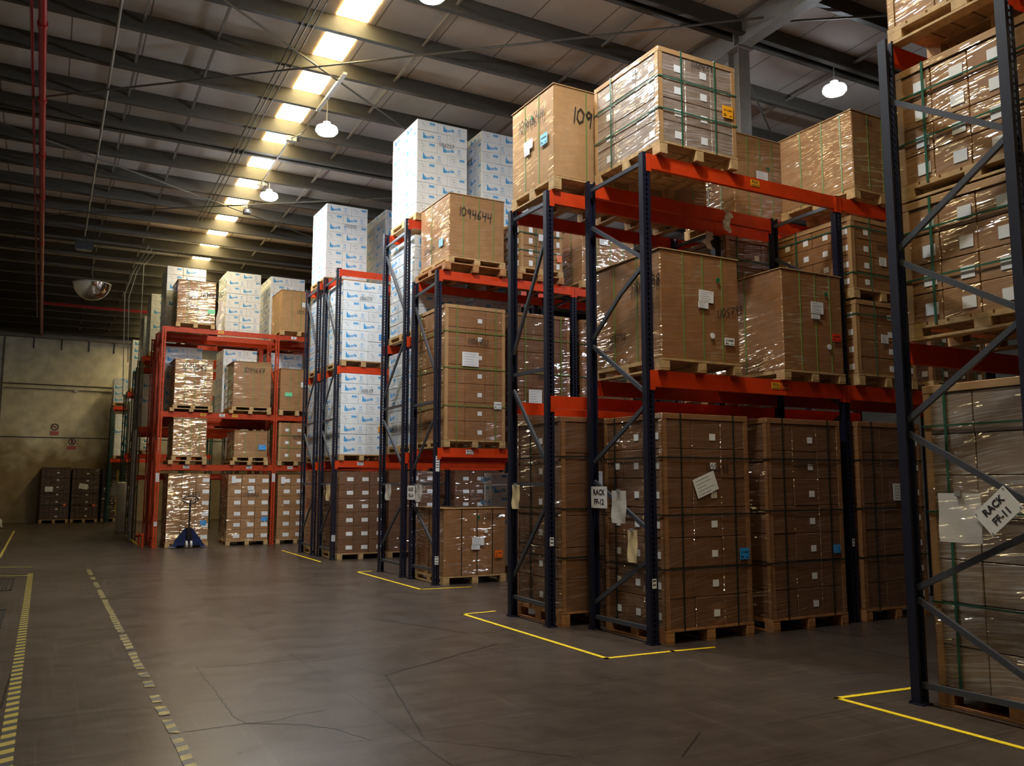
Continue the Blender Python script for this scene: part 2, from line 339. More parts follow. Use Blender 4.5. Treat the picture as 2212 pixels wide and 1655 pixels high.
# ------------------------------------------------------------------ room shell
XL, XR, YB, YF = -1.75, 24.0, -9.0, 37.2
struct('floor', MB().box((XL - .2, YB - .2, -0.2), (XR + .2, YF + .2, 0)), 'floor')
mb = MB(); z0, z1 = roof_z(YB - .2), roof_z(YF + .2)
x0, x1 = XL - .2, XR + .2; y0, y1 = YB - .2, YF + .2
mb.add([(x0, y0, z0), (x1, y0, z0), (x1, y1, z1), (x0, y1, z1), (x0, y0, z0 + .15), (x1, y0, z0 + .15), (x1, y1, z1 + .15), (x0, y1, z1 + .15)],
       [(0, 1, 2, 3), (7, 6, 5, 4), (0, 4, 5, 1), (1, 5, 6, 2), (2, 6, 7, 3), (3, 7, 4, 0)])
struct('ceiling', mb, 'ceiling')
struct('wall_back', MB().box((XL - .2, YF, 0), (XR + .2, YF + .2, roof_z(YF))), 'wall')
def side(mb, x0, x1, ya, yb, za=0.0):
    return mb.add([(x0, ya, za), (x1, ya, za), (x1, yb, za), (x0, yb, za), (x0, ya, roof_z(ya)), (x1, ya, roof_z(ya)), (x1, yb, roof_z(yb)), (x0, yb, roof_z(yb))],
                  [(0, 3, 2, 1), (4, 5, 6, 7), (0, 1, 5, 4), (1, 2, 6, 5), (2, 3, 7, 6), (3, 0, 4, 7)])
struct('wall_left', side(MB(), XL - .2, XL, YB, YF), 'wall2')
struct('wall_right', side(MB(), XR, XR + .2, YB, YF), 'wall2')
struct('wall_front', MB().box((XL - .2, YB - .2, 0), (XR + .2, YB, roof_z(YB))), 'wall2')
# joint line, eave beam and brackets on the back wall
struct('trim_1', MB().box((XL, YF - .012, 3.20), (XR, YF, 3.23)), 'dark')
struct('trim_2', MB().box((XL, YF - .35, 7.02), (XR, YF - .02, 7.14)).box((XL, YF - .2, 7.14), (XR, YF - .17, 7.5)), 'rafter')
struct('trim_3', MB().box((-1.60, YF - .05, 0), (-1.54, YF, 7.0)), 'wall2')

PY = [12.86 + 1.25 * k for k in range(-15, 20)]
def purlin(y, dbl=False):
    mb = MB(); z = roof_z(y)
    for o in ((0, .20) if dbl else (0,)):
        yy = y - o
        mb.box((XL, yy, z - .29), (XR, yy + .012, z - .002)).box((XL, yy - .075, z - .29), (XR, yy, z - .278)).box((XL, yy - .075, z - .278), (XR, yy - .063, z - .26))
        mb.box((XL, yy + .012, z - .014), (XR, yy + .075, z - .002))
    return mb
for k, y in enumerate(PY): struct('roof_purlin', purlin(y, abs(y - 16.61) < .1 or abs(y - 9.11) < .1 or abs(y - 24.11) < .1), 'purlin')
n = 0
for k, y in enumerate(PY[:-1]):
    n += 1; a, b = y + .02, y + 1.23
    za, zb = roof_z(a) - .006, roof_z(b) - .006
    struct('window_%d' % n, MB().add([(3.40, a, za), (3.87, a, za), (3.87, b, zb), (3.40, b, zb)], [(3, 2, 1, 0)]).add([(3.40, a, za + .004), (3.87, a, za + .004), (3.87, b, zb + .004), (3.40, b, zb + .004)], [(0, 1, 2, 3)]), 'skylight')
for xr in (8.78, 18.6):                                   # rafters and columns
    mb = MB()
    for (w, t0, t1) in ((.20, .02, .04), (.014, .04, .46), (.20, .46, .48)):
        za, zb = roof_z(YB), roof_z(YF); h = w / 2
        mb.add([(xr - h, YB, za - t1), (xr + h, YB, za - t1), (xr + h, YF, zb - t1), (xr - h, YF, zb - t1), (xr - h, YB, za - t0), (xr + h, YB, za - t0), (xr + h, YF, zb - t0), (xr - h, YF, zb - t0)],
               [(0, 3, 2, 1), (4, 5, 6, 7), (0, 1, 5, 4), (1, 2, 6, 5), (2, 3, 7, 6), (3, 0, 4, 7)])
    mb.box((xr - .1, 8.98, roof_z(9) - .46), (xr + .1, 9.0, roof_z(9) - .04))
    struct('roof_rafter', mb, 'rafter')
    for yc in (9.0,):
        zt = roof_z(yc) - .485
        struct('column', MB().box((xr - .11, yc - .11, 0), (xr + .11, yc - .098, zt)).box((xr - .11, yc + .098, 0), (xr + .11, yc + .11, zt)).box((xr - .006, yc - .1, 0), (xr + .006, yc + .1, zt)).box((xr - .15, yc - .15, zt - .02), (xr + .15, yc + .15, zt)), 'rafter')
# sag bars between purlins
for xs in (0.92, 1.95, 4.78, 7.25, 11.2, 14.0):
    mb = MB()
    for k in range(5, len(PY) - 1): mb.bar((xs, PY[k] + .012, roof_z(PY[k]) - .13), (xs, PY[k + 1], roof_z(PY[k + 1]) - .13), .035, .035)
    struct('roof_sag_bar', mb, 'rafter')
# bracing rods under the purlins
def roof_rod(x0, y0, x1, y1, ext=0.0, r=.016, off=.34):
    dx, dy = x1 - x0, y1 - y0; x0 -= dx * ext; y0 -= dy * ext; x1 += dx * ext; y1 += dy * ext
    if x0 < XL: t = (XL - x0) / (x1 - x0); x0 = XL; y0 += (y1 - y0) * t
    struct('roof_brace_rod', MB().tube([(x0, y0, roof_z(y0) - off), (x1, y1, roof_z(y1) - off)], r, 6), 'rod')
roof_rod(-1.7, 16.66, 8.65, 8.35)
roof_rod(.35, 10.38, 8.65, 16.3)
roof_rod(-1.7, 16.6, 8.65, 22.7)
roof_rod(-1.7, 22.9, 8.65, 15.95)
roof_rod(8.9, 8.35, 18.5, 2.0); roof_rod(8.9, 9.2, 18.5, 16.0)
struct('column_brace_rod', MB().tube([(8.92, 9.08, 7.85), (11.2, 11.6, 5.4)], .018, 6), 'rod')

# ------------------------------------------------------------------ services under the roof
def along(x, ya, yb, off, step=1.0):
    k = max(2, int((yb - ya) / step)); return [(x, ya + (yb - ya) * i / k, roof_z(ya + (yb - ya) * i / k) - off) for i in range(k + 1)]
t = thing('sprinkler_pipe', 'thick red sprinkler main pipe running along the roof at the far left', 'pipe', (-.36, 2, roof_z(2) - .40))
def rel(o, pts): return [Vector(p) - o.location for p in pts]
obj('pipe_run', MB().tube(rel(t, along(-.36, 2, 36.8, .40, 40)), .055, 12), 'redpipe', t)
for y in (10.4, 13.0, 15.5, 18, 20.5, 24, 28): obj('pipe_coupling', MB().tube(rel(t, [(-.36, y, roof_z(y) - .40), (-.36, y + .1, roof_z(y + .1) - .40)]), .07, 12), 'redpipe', t)
for y in (11.61, 15.36, 19.11, 22.86, 27.86): obj('pipe_hanger', MB().tube(rel(t, [(-.36, y + .006, roof_z(y) - .29), (-.36, y, roof_z(y) - .40)]), .012, 6), 'dark', t)
tag(obj('branch_pipe', MB().tube(along(-.50, 4, 34, .312, 40), .022, 8), 'redpipe'), 'thin dark red branch pipe left of the thick red main pipe', 'pipe')
tag(obj('cross_pipe', MB().tube([(-.30, 31.2, roof_z(31.2) - .40), (6, 31.2, roof_z(31.2) - .42)], .05, 10), 'redpipe'), 'red pipe crossing under the far roof behind the mirror dome', 'pipe')
tag(obj('conduit_pipe', MB().tube(along(.575, 6, 23.4, .312, 40), .022, 8), 'grey'), 'long grey conduit along the dark roof ending at a black floodlight', 'conduit')
fl = thing('floodlight', 'unlit black floodlight hanging from the end of the grey conduit', 'light', (.575, 23.36, roof_z(23.36) - .50))
obj('lamp_body', MB().box((-.2, -.1, -.18), (.2, .1, .02)), 'dark', fl); obj('bracket', MB().bar((0, 0, .02), (0, 0, .20), .04, .04), 'dark', fl)
obj('glass', MB().box((-.17, -.08, -.195), (.17, .08, -.18)), 'grey', fl)
for x, tx in ((2.88, 'left'), (2.96, 'middle'), (3.05, 'right')):
    tag(obj('power_cable', MB().tube(along(x, 6, 21, .305, 3), .011, 6), 'rod'), 'dark cable along the bright roof lights, %s of three parallel cables' % tx, 'cable', 'cables beside the roof lights')
tag(obj('light_channel', MB().box((3.80, 12.5, 7.90), (3.86, 14.05, 7.94)), 'steel'), 'bright slotted steel channel above the nearest pendant lamp', 'channel')
tag(obj('lamp_feed_cable', MB().tube([(3.83, 14.05, 7.91), (3.82, 14.3, 7.86), (3.78, 14.9, 7.80), (3.70, 15.3, 7.86), (3.68, 15.36, 7.88)], .012, 6), 'grey'), 'grey cable drooping from the slotted channel to a junction box', 'cable')
tag(obj('lamp_conduit', MB().tube([(3.68, 15.4, 7.86), (3.70, 17.86, 7.78)], .016, 8), 'steel'), 'thin bright conduit crossing from the junction box to the second pendant lamp', 'conduit')
jb = thing('junction_box', 'pale junction box on a purlin between the two visible pendant lamps', 'electrical box', (3.70, 15.36, 7.86))
obj('box_body', MB().box((-.09, -.06, -.05), (.09, .06, .04)), 'grey', jb); obj('cable_gland', MB().tube([(.09, 0, 0), (.15, 0, .01)], .03, 8), 'dark', jb)
jb = thing('junction_box', 'small pale junction box at the hook of the second pendant lamp', 'electrical box', (3.72, 17.83, 7.78))
obj('box_body', MB().box((-.1, -.04, -.04), (.04, .04, .03)), 'grey', jb); obj('cable_gland', MB().tube([(.04, 0, 0), (.10, 0, 0)], .02, 8), 'grey', jb)
cc = thing('camera_unit', 'small black security camera below the purlin left of the second pendant lamp', 'camera', (3.66, 19.05, 7.52))
obj('camera_body', MB().box((-.07, -.09, -.06), (.07, .09, .04)), 'dark', cc); obj('mount', MB().tube([(0, 0, .04), (0, 0, .16), (0, .02, .285)], .012, 6), 'grey', cc); obj('lens_ring', MB().tube([(0, -.09, -.01), (0, -.1, -.01)], .03, 10), 'grey', cc)

def lamp(x, y, z, label, drop):
    t = thing('pendant_lamp', label, 'lamp', (x, y, z), 0, 'pendant lamps')
    obj('housing', cached('lamp_h', lambda: smooth(MB().lathe([(0.0, .16), (.06, .16), (.07, .10), (.17, .07), (.185, .03), (.185, .0), (.165, .0)], 24).done('housing'))), 'lampbody_glow', t)
    obj('diffuser', cached('lamp_d', lambda: smooth(MB().lathe([(.165, .0), (.15, -.035), (.09, -.06), (0.0, -.07)], 24).done('diffuser'))), 'lamp', t)
    obj('hanging_chain', MB().tube([(0, 0, .16), (.003, 0, .16 + (drop - .16) * .5), (0, 0, drop)], .009, 6), 'grey', t)
for (x, y, z, s) in ((3.83, 13.46, 7.32, 'larger round white pendant lamp beside the roof lights, left of the tallest white stack'),
                     (3.87, 17.82, 7.51, 'smaller round white pendant lamp farther along the row of roof lights'),
                     (3.84, 9.08, 7.42, 'white pendant lamp glowing at the very top edge of the picture'),
                     (10.68, 8.87, 7.67, 'white pendant lamp glowing behind the concrete-grey column on the right')):
    lamp(x, y, z, s, (7.90 if y == 13.46 else roof_z(y) - .285) - z)
for (x, y) in ((3.84, 5.325), (10.68, 12.83), (10.68, 17.82)):
    lamp(x, y, 7.45 if y < 20 else 7.2, 'white pendant lamp out of view in the same rows of lamps', roof_z(y) - .285 - (7.45 if y < 20 else 7.2))

md = thing('mirror_dome', 'half round convex safety mirror hanging from the roof at the left', 'mirror', (.74, 21.57, 6.05))
prof = [((.396) * math.sin(a), -.396 * .95 * math.cos(a)) for a in [math.pi / 2 * i / 12 for i in range(13)]]
obj('dome', smooth(MB().lathe([(max(r, .001), z) for r, z in prof], 40, (0, 0, 0), 0, math.pi * .0, math.pi * 2).done('dome')), 'mirror', md)
obj('rim', MB().tube([(.398 * math.cos(a), .398 * math.sin(a), 0) for a in [2 * math.pi * i / 40 for i in range(41)]], .012, 6), 'grey', md)
obj('back_plate', MB().lathe([(.001, .0), (.396, .0)], 40), 'dark', md)
obj('hanging_wire', MB().tube([(0, 0, .0), (0, 0, roof_z(21.57) - .285 - 6.05)], .004, 5), 'dark', md)
for pts, s in (([(2.33, 24.08, 7.64), (2.02, 24, 7.2), (2.0, 24.0, 3.8)], 'thin pale rope hanging down in front of the far racks, rightmost of the hanging ropes'),
               ([(2.10, 23.7, 7.68), (1.78, 24.0, 7.0), (1.60, 24.0, 6.4), (1.68, 24.0, 3.7)], 'thin pale rope hanging down by the back wall, leftmost of the hanging ropes'),
               ([(2.2, 23.85, 7.66), (1.86, 24.0, 7.0), (1.70, 24.0, 6.3), (1.76, 24.0, 4.6)], 'thin pale rope hanging down by the back wall, middle of the hanging ropes')):
    tag(obj('ceiling_rope', MB().tube(pts, .013, 6), 'grey'), s, 'rope', 'hanging ropes')

# ------------------------------------------------------------------ back wall fittings
wc = thing('wall_conduit', 'grey conduit along the cream back wall with a round box', 'conduit', (-1.5, YF - .03, 5.07))
obj('pipe_run', MB().tube([(0, 0, 0), (7, 0, 0)], .02, 8), 'grey', wc); obj('round_box', MB().tube([(2.43, -.03, 0), (2.43, .03, 0)], .075, 12), 'wheel', wc)
tag(obj('wall_cable', MB().tube([(-1.6, YF - .02, 5.24), (5.4, YF - .02, 5.24)], .018, 8), 'rod'), 'dark upper cable along the cream back wall', 'cable')
def wall_sign(x, z, label, fork):
    s = thing('warning_sign', label, 'sign', (x, YF - .004, z), 0, 'signs on the back wall')
    mb = MB()
    ring = [(.115 * math.cos(a), .115 * math.sin(a) + .1) for a in [2 * math.pi * i / 28 for i in range(29)]]
    obj('board', MB().box((-.15, -.003, -.24), (.15, .003, .24)), 'wheel', s)
    obj('prohibition_ring', MB().rib(ring, .028, 0, 0).rib([(-.08, .18), (.08, .02)], .024), 'signred', s, mtx=front(0, -.006, 0))
    mb = MB()
    if fork: mb.rect(-.03, .03, .03, .17).rib([(.03, .1), (.07, .15)], .015).rib([(-.03, .05), (.06, .05)], .015)
    else: mb.rib([(-.06, .10), (.05, .10)], .02).rib([(.05, .11), (.04, .15), (.06, .17)], .008)
    obj('pictogram', mb, 'black', s, mtx=front(0, -.005, 0))
    obj('caption_panel', MB().rect(-.14, -.2, .14, -.07), 'signred', s, mtx=front(0, -.005, 0))
    obj('caption_lines', MB().rect(-.11, -.125, .11, -.115).rect(-.11, -.155, .11, -.145), 'wheel', s, mtx=front(0, -.007, 0))
wall_sign(.28, 3.52, 'round no smoking sign over a red caption, upper of two wall signs', False)
wall_sign(.90, 2.97, 'round no access sign over a red caption, lower of two wall signs', True)
for x in (-.6, .35, 1.3, 2.2): tag(obj('wall_bracket', MB().box((x - .02, YF - .04, 6.62), (x + .02, YF, 7.02)), 'dark'), 'short dark bracket under the beam at the top of the back wall', 'bracket', 'brackets on the back wall')

# ------------------------------------------------------------------ pallet racks
def post_mesh(H):
    def mk():
        mb = MB(); w, d, t = .045, .035, .003; p = .05; hw, hh = .0125, .017; n_ = int(H / p); z = 0.0
        for k in range(n_):
            z0, z1 = k * p, (k + 1) * p if k < n_ - 1 else H; c = (k + .5) * p
            ring = [(-w, z0), (w, z0), (w, z1), (-w, z1)]; hole = [(-hw, c - hh), (hw, c - hh), (hw, c + hh), (-hw, c + hh)]
            vs = [(x, -d, zz) for x, zz in ring] + [(x, -d, zz) for x, zz in hole]
            mb.add(vs, [(0, 1, 5, 4), (1, 2, 6, 5), (2, 3, 7, 6), (3, 0, 4, 7)])
            vs = [(x, -d + t, zz) for x, zz in ring] + [(x, -d + t, zz) for x, zz in hole]
            mb.add(vs, [(4, 5, 1, 0), (5, 6, 2, 1), (6, 7, 3, 2), (7, 4, 0, 3)])
        mb.box((-w - .001, -d + .001, 0), (-w + .003, d, H)).box((w - .003, -d + .001, 0), (w + .001, d, H))
        mb.box((-w, d - .004, 0), (-w + .022, d, H)).box((w - .022, d - .004, 0), (w, d, H))
        return mb.done('upright_post')
    return cached(('post', round(H, 2)), mk)
def rect_mesh(w, h): return cached(('rect', round(w, 3), round(h, 3)), lambda: MB().rect(-w / 2, -h / 2, w / 2, h / 2).done('plate'))
def own(me): return me.copy()

PAT_TALL = [((1, 5.63), (0, 5.66)), ((1, 5.45), (0, 4.27)), ((0, 3.86), (1, 2.97)), ((1, 2.75), (0, 2.76)), ((1, 2.55), (0, 1.73)), ((1, 1.47), (0, 1.47)), ((0, 1.2), (1, .45)), ((1, .2), (0, .2))]
PAT_MID = [((1, 4.5), (0, 4.56)), ((1, 4.31), (0, 3.1)), ((1, 2.72), (0, 2.72)), ((0, 2.53), (1, 1.72)), ((1, 1.47), (0, 1.48)), ((1, 1.16), (0, .53)), ((1, .21), (0, .22))]
PAT_B = [((1, 4.6), (0, 4.59)), ((0, 4.24), (1, 2.99)), ((1, 2.74), (0, 2.73)), ((1, 2.56), (0, 1.68)), ((1, 1.48), (0, 1.48)), ((0, 1.29), (1, .45)), ((1, .22), (0, .21))]
PAT_A = [((1, 4.66), (0, 4.67)), ((1, 4.24), (0, 3.69)), ((0, 3.63), (.44, 3.41)), ((.44, 3.41), (1, 3.02)), ((1, 2.94), (0, 2.36)), ((0, 2.25), (1, 1.71)), ((1, 1.51), (0, 1.05)), ((0, .78), (1, .28)), ((1, .13), (0, .14))]
PAT_F = [((1, 4.29), (0, 3.77)), ((0, 3.72), (1, 3.18)), ((1, 3.08), (0, 2.59)), ((0, 2.51), (1, 1.94)), ((1, 1.84), (0, 1.36)), ((0, 1.2), (1, .78)), ((1, .7), (0, .25)), ((1, .13), (0, .14))]
PAT_R = [((1, 4.9), (0, 4.9)), ((1, 4.7), (0, 3.8)), ((0, 3.6), (1, 2.7)), ((1, 2.5), (0, 1.6)), ((0, 1.4), (1, .5)), ((1, .2), (0, .2))]

def rack(label, xs, yf, yr, H, levels, pm='navy', bm='orange', brace='brace', pat=PAT_TALL, tags=(), rear=True, capx=True):
    r = thing('pallet_rack', label, 'rack', (xs[0], yf, 0), 0, 'pallet racks')
    X = lambda x: x - xs[0]
    dep = yr - yf
    for x in xs:
        for (y, rot) in ((0, 0), (dep, math.pi)):
            o = obj('upright_post', cached(('postm', round(H, 2), pm), lambda: own(post_mesh(H))), pm, r, (X(x), y, 0)); o.rotation_euler = (0, 0, rot)
            obj('foot_plate', cached(('foot', pm), lambda: MB().box((-.058, -.05, 0), (.058, .06, .008)).tube([(.046, -.04, .008), (.046, -.04, .02)], .009, 6).tube([(-.046, -.04, .008), (-.046, -.04, .02)], .009, 6).done('foot_plate')), pm, o)
        for (a, b) in pat:
            if max(a[1], b[1]) > H - .03: continue
            p, q = (X(x), .03 + a[0] * (dep - .06), a[1]), (X(x), .03 + b[0] * (dep - .06), b[1])
            obj('brace', MB().bar(p, q, .028, .04), brace, r)
    for xa, xb in zip(xs, xs[1:]):
        for li, (zt, h) in enumerate(levels):
            for (y, s) in ((-.012, -1), (dep + .012, 1)) if rear else ((-.012, -1),):
                a, b = X(xa) + .047, X(xb) - .047
                be = obj('beam', MB().box((a, y - .02, zt - h), (b, y + .02, zt)).box((a, y - .025 if s < 0 else y + .02, zt - h), (b, y - .02 if s < 0 else y + .025, zt - h * .72)), bm, r)
                for e in (a, b):
                    k = 1 if e == a else -1
                    obj('beam_connector', MB().box((min(e, e - k * .05), y + s * .026 - .004, zt - h - .035), (max(e, e - k * .05), y + s * .026 + .004, zt - .002)).box((min(e - k * .001, e + k * .012), y - .024, zt - h - .03), (max(e - k * .001, e + k * .012), y + .024, zt - .001)), bm, be)
                for (tb, tl, tx, tm, ts) in tags:
                    if tl == li and s < 0 and tb == xa:
                        lab = obj('location_label', MB().rect(-.065, -.035, .065, .035), tm, be, mtx=front(X(tx), y - .0275, zt - h * .42))
                        t_ = text_mesh(ts, .045, .001); tm_ = MB().mesh(t_, Matrix.Translation((0, .010, .001)) @ Matrix.Diagonal((min(1, 4.2 / len(ts)), 1, 1, 1)))
                        for q in range(14): tm_.rect(-.055 + q * .0082, -.03, -.055 + q * .0082 + (.005 if q % 3 else .003), -.015, .001)
                        obj('label_print', tm_, 'black', be, mtx=front(X(tx), y - .0285, zt - h * .42))
    return r

TG = 'tag_yellow'
rack('front pallet rack FF-12, dark blue frames and orange beams, end frame with one bent brace', [5.07, 7.80, 10.53], 6.54, 7.50, 4.76, [(4.75, .15), (2.58, .16)], pat=PAT_A,
     tags=[(5.07, 0, 6.52, TG, 'FF12-01C'), (5.07, 1, 6.72, TG, 'FF12-01A'), (5.07, 1, 6.86, 'lab_orange', 'FF12-01B')])
rack('rear pallet rack standing back to back behind rack FF-12, set a little to the left', [4.74, 7.17, 9.60], 7.84, 8.66, 4.71, [(4.72, .15), (2.43, .14)], pat=PAT_B)
rack('front pallet rack FG-14 with the box marked 1094644 on top, dark blue frames', [5.15, 7.60, 10.05], 11.78, 12.71, 4.74, [(4.74, .14), (2.02, .14)], pat=PAT_MID,
     tags=[(5.15, 1, 5.68, 'paper', 'FG14-01B'), (5.15, 1, 6.9, 'paper', 'FG14-02B')])
rack('tall rear pallet rack behind rack FG-14 carrying the tallest white carton stacks', [5.10, 7.55, 10.0], 12.96, 13.98, 5.87, [(5.86, .14), (3.88, .14), (1.98, .14)], pat=PAT_TALL,
     tags=[(5.10, 2, 5.9, 'paper', 'FG13'), (5.10, 2, 6.7, 'paper', 'FG13')])
rack('front pallet rack with white cartons and an empty top beam, beyond rack FG-14', [5.03, 7.48, 9.93], 16.52, 17.44, 5.82, [(5.80, .13), (3.82, .13), (1.93, .13)], pat=PAT_TALL,
     tags=[(5.03, 2, 5.55, 'paper', 'FG10')])
rack('rear pallet rack topped by a tall white carton stack, left of the empty top beam', [4.985, 7.43, 9.88], 17.75, 18.66, 5.79, [(5.77, .13), (3.80, .13), (1.92, .13)], pat=PAT_TALL)
rack('red painted pallet rack facing the pallet jack, nearest of the red racks', [2.33, 5.0, 7.67], 21.5, 22.42, 5.195, [(5.20, .12), (3.17, .13), (1.92, .13)], 'redpost', 'redpost', 'redpost', PAT_R,
     tags=[(2.33, 0, 3.62, TG, 'R06C'), (2.33, 1, 3.28, TG, 'R06B'), (2.33, 1, 3.72, 'paper', 'R05'), (2.33, 1, 4.02, TG, 'R05B'), (2.33, 2, 2.95, 'paper', 'R06A'), (2.33, 2, 4.4, 'paper', 'R05A'), (5.0, 0, 5.4, 'paper', 'R04'), (5.0, 2, 5.4, 'paper', 'R04A')])
rack('second red pallet rack standing behind the nearest red rack', [2.31, 4.85, 7.40], 22.66, 23.62, 5.2, [(5.12, .12), (3.05, .12), (1.72, .12)], 'redpost', 'redpost', 'redpost', PAT_R)
rack('olive grey pallet rack just behind the two red racks', [2.19, 4.8], 25.0, 25.95, 4.9, [(4.93, .12), (3.0, .12), (1.7, .12)], 'olive', 'redpost', 'olive', PAT_R)
rack('olive grey pallet rack second behind the red racks', [2.19, 4.8], 26.3, 27.25, 4.76, [(4.76, .12), (2.95, .12), (1.7, .12)], 'olive', 'redpost', 'olive', PAT_R)
rack('dark green pallet rack carrying a white carton stack, nearer of the two green racks', [2.2, 4.8], 29.5, 30.4, 4.36, [(4.36, .12), (2.4, .12)], 'green', 'orange', 'green', PAT_R)
rack('dark green pallet rack nearest to the cream back wall', [2.2, 4.8], 35.85, 36.75, 4.40, [(4.40, .12), (2.4, .12)], 'green', 'orange', 'green', PAT_R)
rack('nearest pallet rack FF-11 at the right edge, end frame almost black against the light', [5.34, 8.0], 3.07, 3.96, 4.77, [(4.76, .14), (2.50, .15)], pat=[((a[0], a[1]), (b[0], b[1])) for a, b in PAT_F])
rack('rack nearest the camera beyond the right edge, back to back with rack FF-11', [5.5, 8.2], 1.75, 2.68, 4.77, [(4.76, .14), (2.50, .15)], pat=PAT_B)

# ------------------------------------------------------------------ pallets and loads
def unit_box(dx, dy, dz, name, bev=.006):
    def mk():
        import bmesh
        bm = bmesh.new(); bmesh.ops.create_cube(bm, size=1.0)
        bmesh.ops.scale(bm, vec=(dx, dy, dz), verts=bm.verts); bmesh.ops.translate(bm, vec=(0, 0, dz / 2), verts=bm.verts)
        bmesh.ops.bevel(bm, geom=bm.edges[:], offset=bev, segments=1, affect='EDGES')
        me = D.meshes.new(name); bm.to_mesh(me); bm.free(); return me
    return mk
def box_mesh(dx, dy, dz, name, m, bev=.006):
    key = ('bx', round(dx, 3), round(dy, 3), round(dz, 3), m, name)
    def mk():
        me = unit_box(dx, dy, dz, name, bev)(); me.materials.append(M[m]); return me
    return cached(key, mk)

def pallet(root, dx, dy, z, h, m='wood', ox=0, oy=0, bottom=True):
    """wooden pallet as a part of the load: deck with nine blocks and three runners"""
    t = .02
    mb = MB(); nb = 7; pitch = dy / nb
    for i in range(nb): mb.box((-dx / 2, -dy / 2 + i * pitch + (.0 if i == 0 else .008), h - t), (dx / 2, -dy / 2 + (i + 1) * pitch - (.0 if i == nb - 1 else .008), h))
    for sx in (-1, 0, 1): mb.box((sx * (dx / 2 - .05) - .05, -dy / 2 + .002, h - t - .018), (sx * (dx / 2 - .05) + .05, dy / 2 - .002, h - t))
    p = obj('pallet', mb, m, root, (ox, oy, z))
    bh = h - t - .018 - (t if bottom else 0)
    for sx in (-1, 0, 1):
        for sy in (-1, 0, 1):
            obj('block', box_mesh(.10, .12, bh, 'block', m, .002), m, p, (sx * (dx / 2 - .05), sy * (dy / 2 - .06), t if bottom else 0))
        if bottom: obj('runner', box_mesh(.10, dy - .004, t, 'runner', m, .002), m, p, (sx * (dx / 2 - .05), 0, 0))
    return p

def label_part(root, mtx, w, h, m='paper', lines=4, name='shipping_label', mi='grey_print', text=None):
    o = obj(name, MB().box((-w / 2, -h / 2, 0), (w / 2, h / 2, .003)), m, root, mtx=mtx)
    mb = MB(); r = random.Random(int(w * 1000 + h * 777 + lines))
    if text:
        mb.mesh(text_mesh(text, min(h * .45, w / len(text) * 1.5), .001), Matrix.Translation((0, h * .12, .004)))
        mb.rect(-w * .42, -h * .35, -w * .1, -h * .28, .004).rect(-w * .42, -h * .22, -w * .2, -h * .16, .004).rect(w * .15, -h * .35, w * .4, -h * .28, .004)
    for k in range(lines):
        y = h * .36 - k * h * .72 / max(1, lines - 1) if lines > 1 else 0
        mb.rect(-w * .4, y - h * .02, -w * .4 + w * r.uniform(.4, .8), y + h * .02, .004)
    if mb.v: obj('print', mb, mi, o)
    return o

def octabin(root, W, Dp, z0, H, m='kraft', straps=(.28, .53, .78), lstraps=(.35, .68), sm='strap', lid=True):
    obj('carton_body', box_mesh(W, Dp, H - .012, 'carton_body', m, .01), m, root, (0, 0, z0))
    obj('top_sheet', box_mesh(W + .02, Dp + .02, .014, 'top_sheet', 'kraft_edge', .003), 'kraft_edge', root, (0, 0, z0 + H - .013))
    y = -Dp / 2 - .004; x = -W / 2 - .004
    for f in straps:
        xx = -W / 2 + W * f
        obj('strap', MB().box((xx - .006, y, z0 - .02), (xx + .006, y + .006, z0 + H + .003)).box((xx - .008, y, z0 + H + .001), (xx + .008, -y, z0 + H + .004)), sm, root)
    for f in lstraps:
        yy = Dp / 2 - Dp * f
        obj('strap', MB().box((x, yy - .008, z0 - .02), (x + .006, yy + .008, z0 + H + .003)).box((x, yy - .008, z0 + H + .001), (-x, yy + .008, z0 + H + .004)), sm, root)

